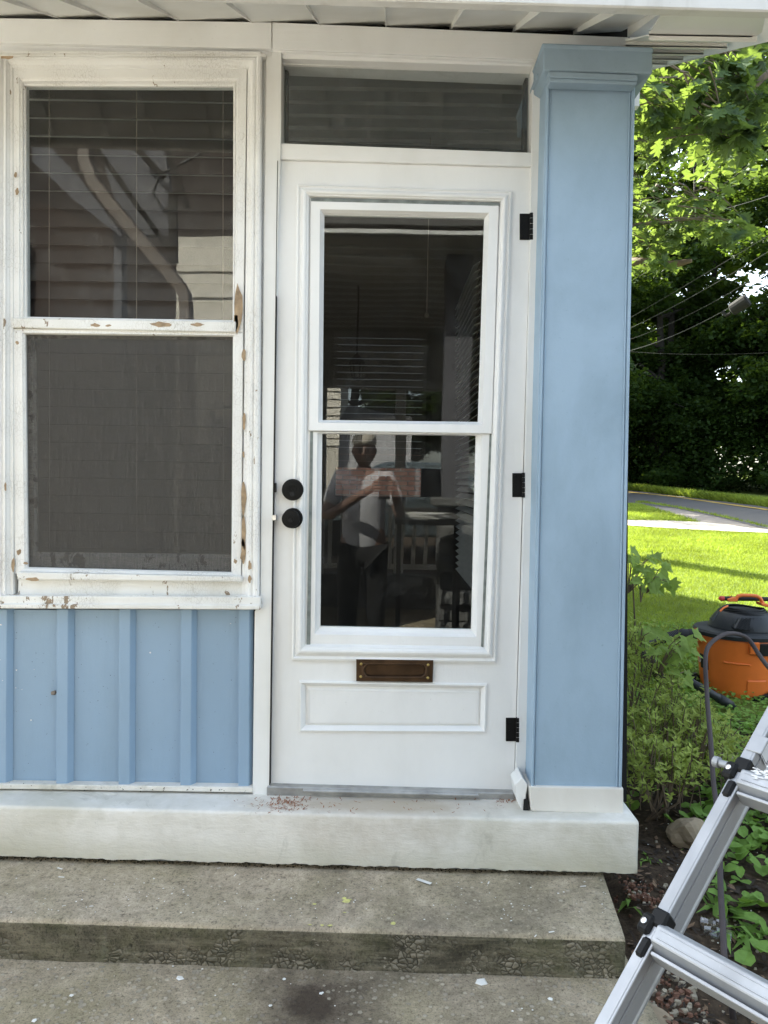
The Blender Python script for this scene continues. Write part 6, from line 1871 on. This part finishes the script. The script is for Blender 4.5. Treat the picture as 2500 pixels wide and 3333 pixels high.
skin('trousers', J, [(0, 1), (1, 2), (2, 3), (0, 4), (4, 5), (5, 6)], m_trouser)
# head with a face
hc = Vector((X, Y + .02, 1.525))
bm = bmesh.new(); bmesh.ops.create_icosphere(bm, subdivisions=4, radius=1)
for v in bm.verts:
    x, y, z = v.co
    w = .078 * (1 - .28 * max(0, -z) ** 1.5); q = Vector((x * w, y * .095, z * .118))
    if y > .3 and z < .3: q.y -= .008 * (1 - abs(x))
    q.y += .026 * math.exp(-((x / .16) ** 2) - ((z + .12) / .16) ** 2) if y > 0 else 0
    q.y -= .012 * (math.exp(-(((abs(x) - .36) / .16) ** 2) - ((z - .05) / .12) ** 2)) if y > 0 else 0
    q.y += .008 * math.exp(-((x / .3) ** 2) - ((z + .46) / .06) ** 2) if y > 0 else 0
    q.x += (.014 if x > 0 else -.014) * math.exp(-((y) / .18) ** 2 - ((z) / .28) ** 2) * (abs(x) > .8)
    v.co = q + hc
V = [v.co.copy() for v in bm.verts]; Fc = [tuple(v.index for v in f.verts) for f in bm.faces]; bm.free()
mesh('head', V, Fc, m_skin, per, smooth=True)
for s in (-1, 1):
    mesh('eye', *blob(hc + Vector((s * .030, .083, .006)), .010, amp=0), m_blackp, per, smooth=True)
    P = [hc + Vector((s * .031 + .024 * math.cos(a), .098, .004 + .017 * math.sin(a))) for a in [k * .524 for k in range(13)]]
    mesh('glasses', *tubevf(P, .0028, 5), m_blackp, per)
V, Fc = lathe([(.086, .0), (.089, .03), (.080, .065), (.05, .09), (.005, .098)], (hc.x, hc.y - .005, hc.z + .045), 24, sy=1.16)
mesh('cap', V, Fc, m_cap, per, smooth=True)
def finger(w, dirs, lens, r):
    J = [(*w, r * 1.1)]; p = w.copy()
    for d, l in zip(dirs, lens):
        p = p + d.normalized() * l; J.append((*p, r)); r *= .9
    return J
for s, h in ((-1, hL), (1, hR)):
    mesh('palm', *blob(h + Vector((0, .0, .0)), .04, (.75, .45, 1.0), 3, 2, .1), m_skin, per, smooth=True)
    for k in range(4):
        w = h + Vector((s * .012, .005, .03 - .019 * k))
        J = finger(w, [Vector((-s * .2, .9, 0)), Vector((-s * .9, .4, 0)), Vector((-s, -.3, 0))], [.030 - .002 * abs(k - 1), .024, .018], .0085)
        skin('finger', J, [(0, 1), (1, 2), (2, 3)], m_skin, 1)
    J = finger(h + Vector((0, -.005, .02)), [Vector((-s * .5, .1, .8)), Vector((-s * .9, .2, .4))], [.035, .028], .010)
    skin('finger', J, [(0, 1), (1, 2)], m_skin, 1)
for s in (-1, 1):
    mesh('shoe', *blob((X + s * .115, Y + .08, .05), .14, (.36, 1.0, .36), 2, 3, .05), m_blackp, per, smooth=True)
ph = thing('phone', 'black phone held at chest height, mirrored in the door', 'phone', (0, -2.52, 1.25))
mesh('phone_body', *boxvf(-.037, .037, -2.522, -2.514, 1.20, 1.35), m_blackp, ph, bevel=.003)
mesh('camera_bump', *boxvf(.0, .03, -2.5145, -2.512, 1.31, 1.34), m_black, ph, bevel=.002)
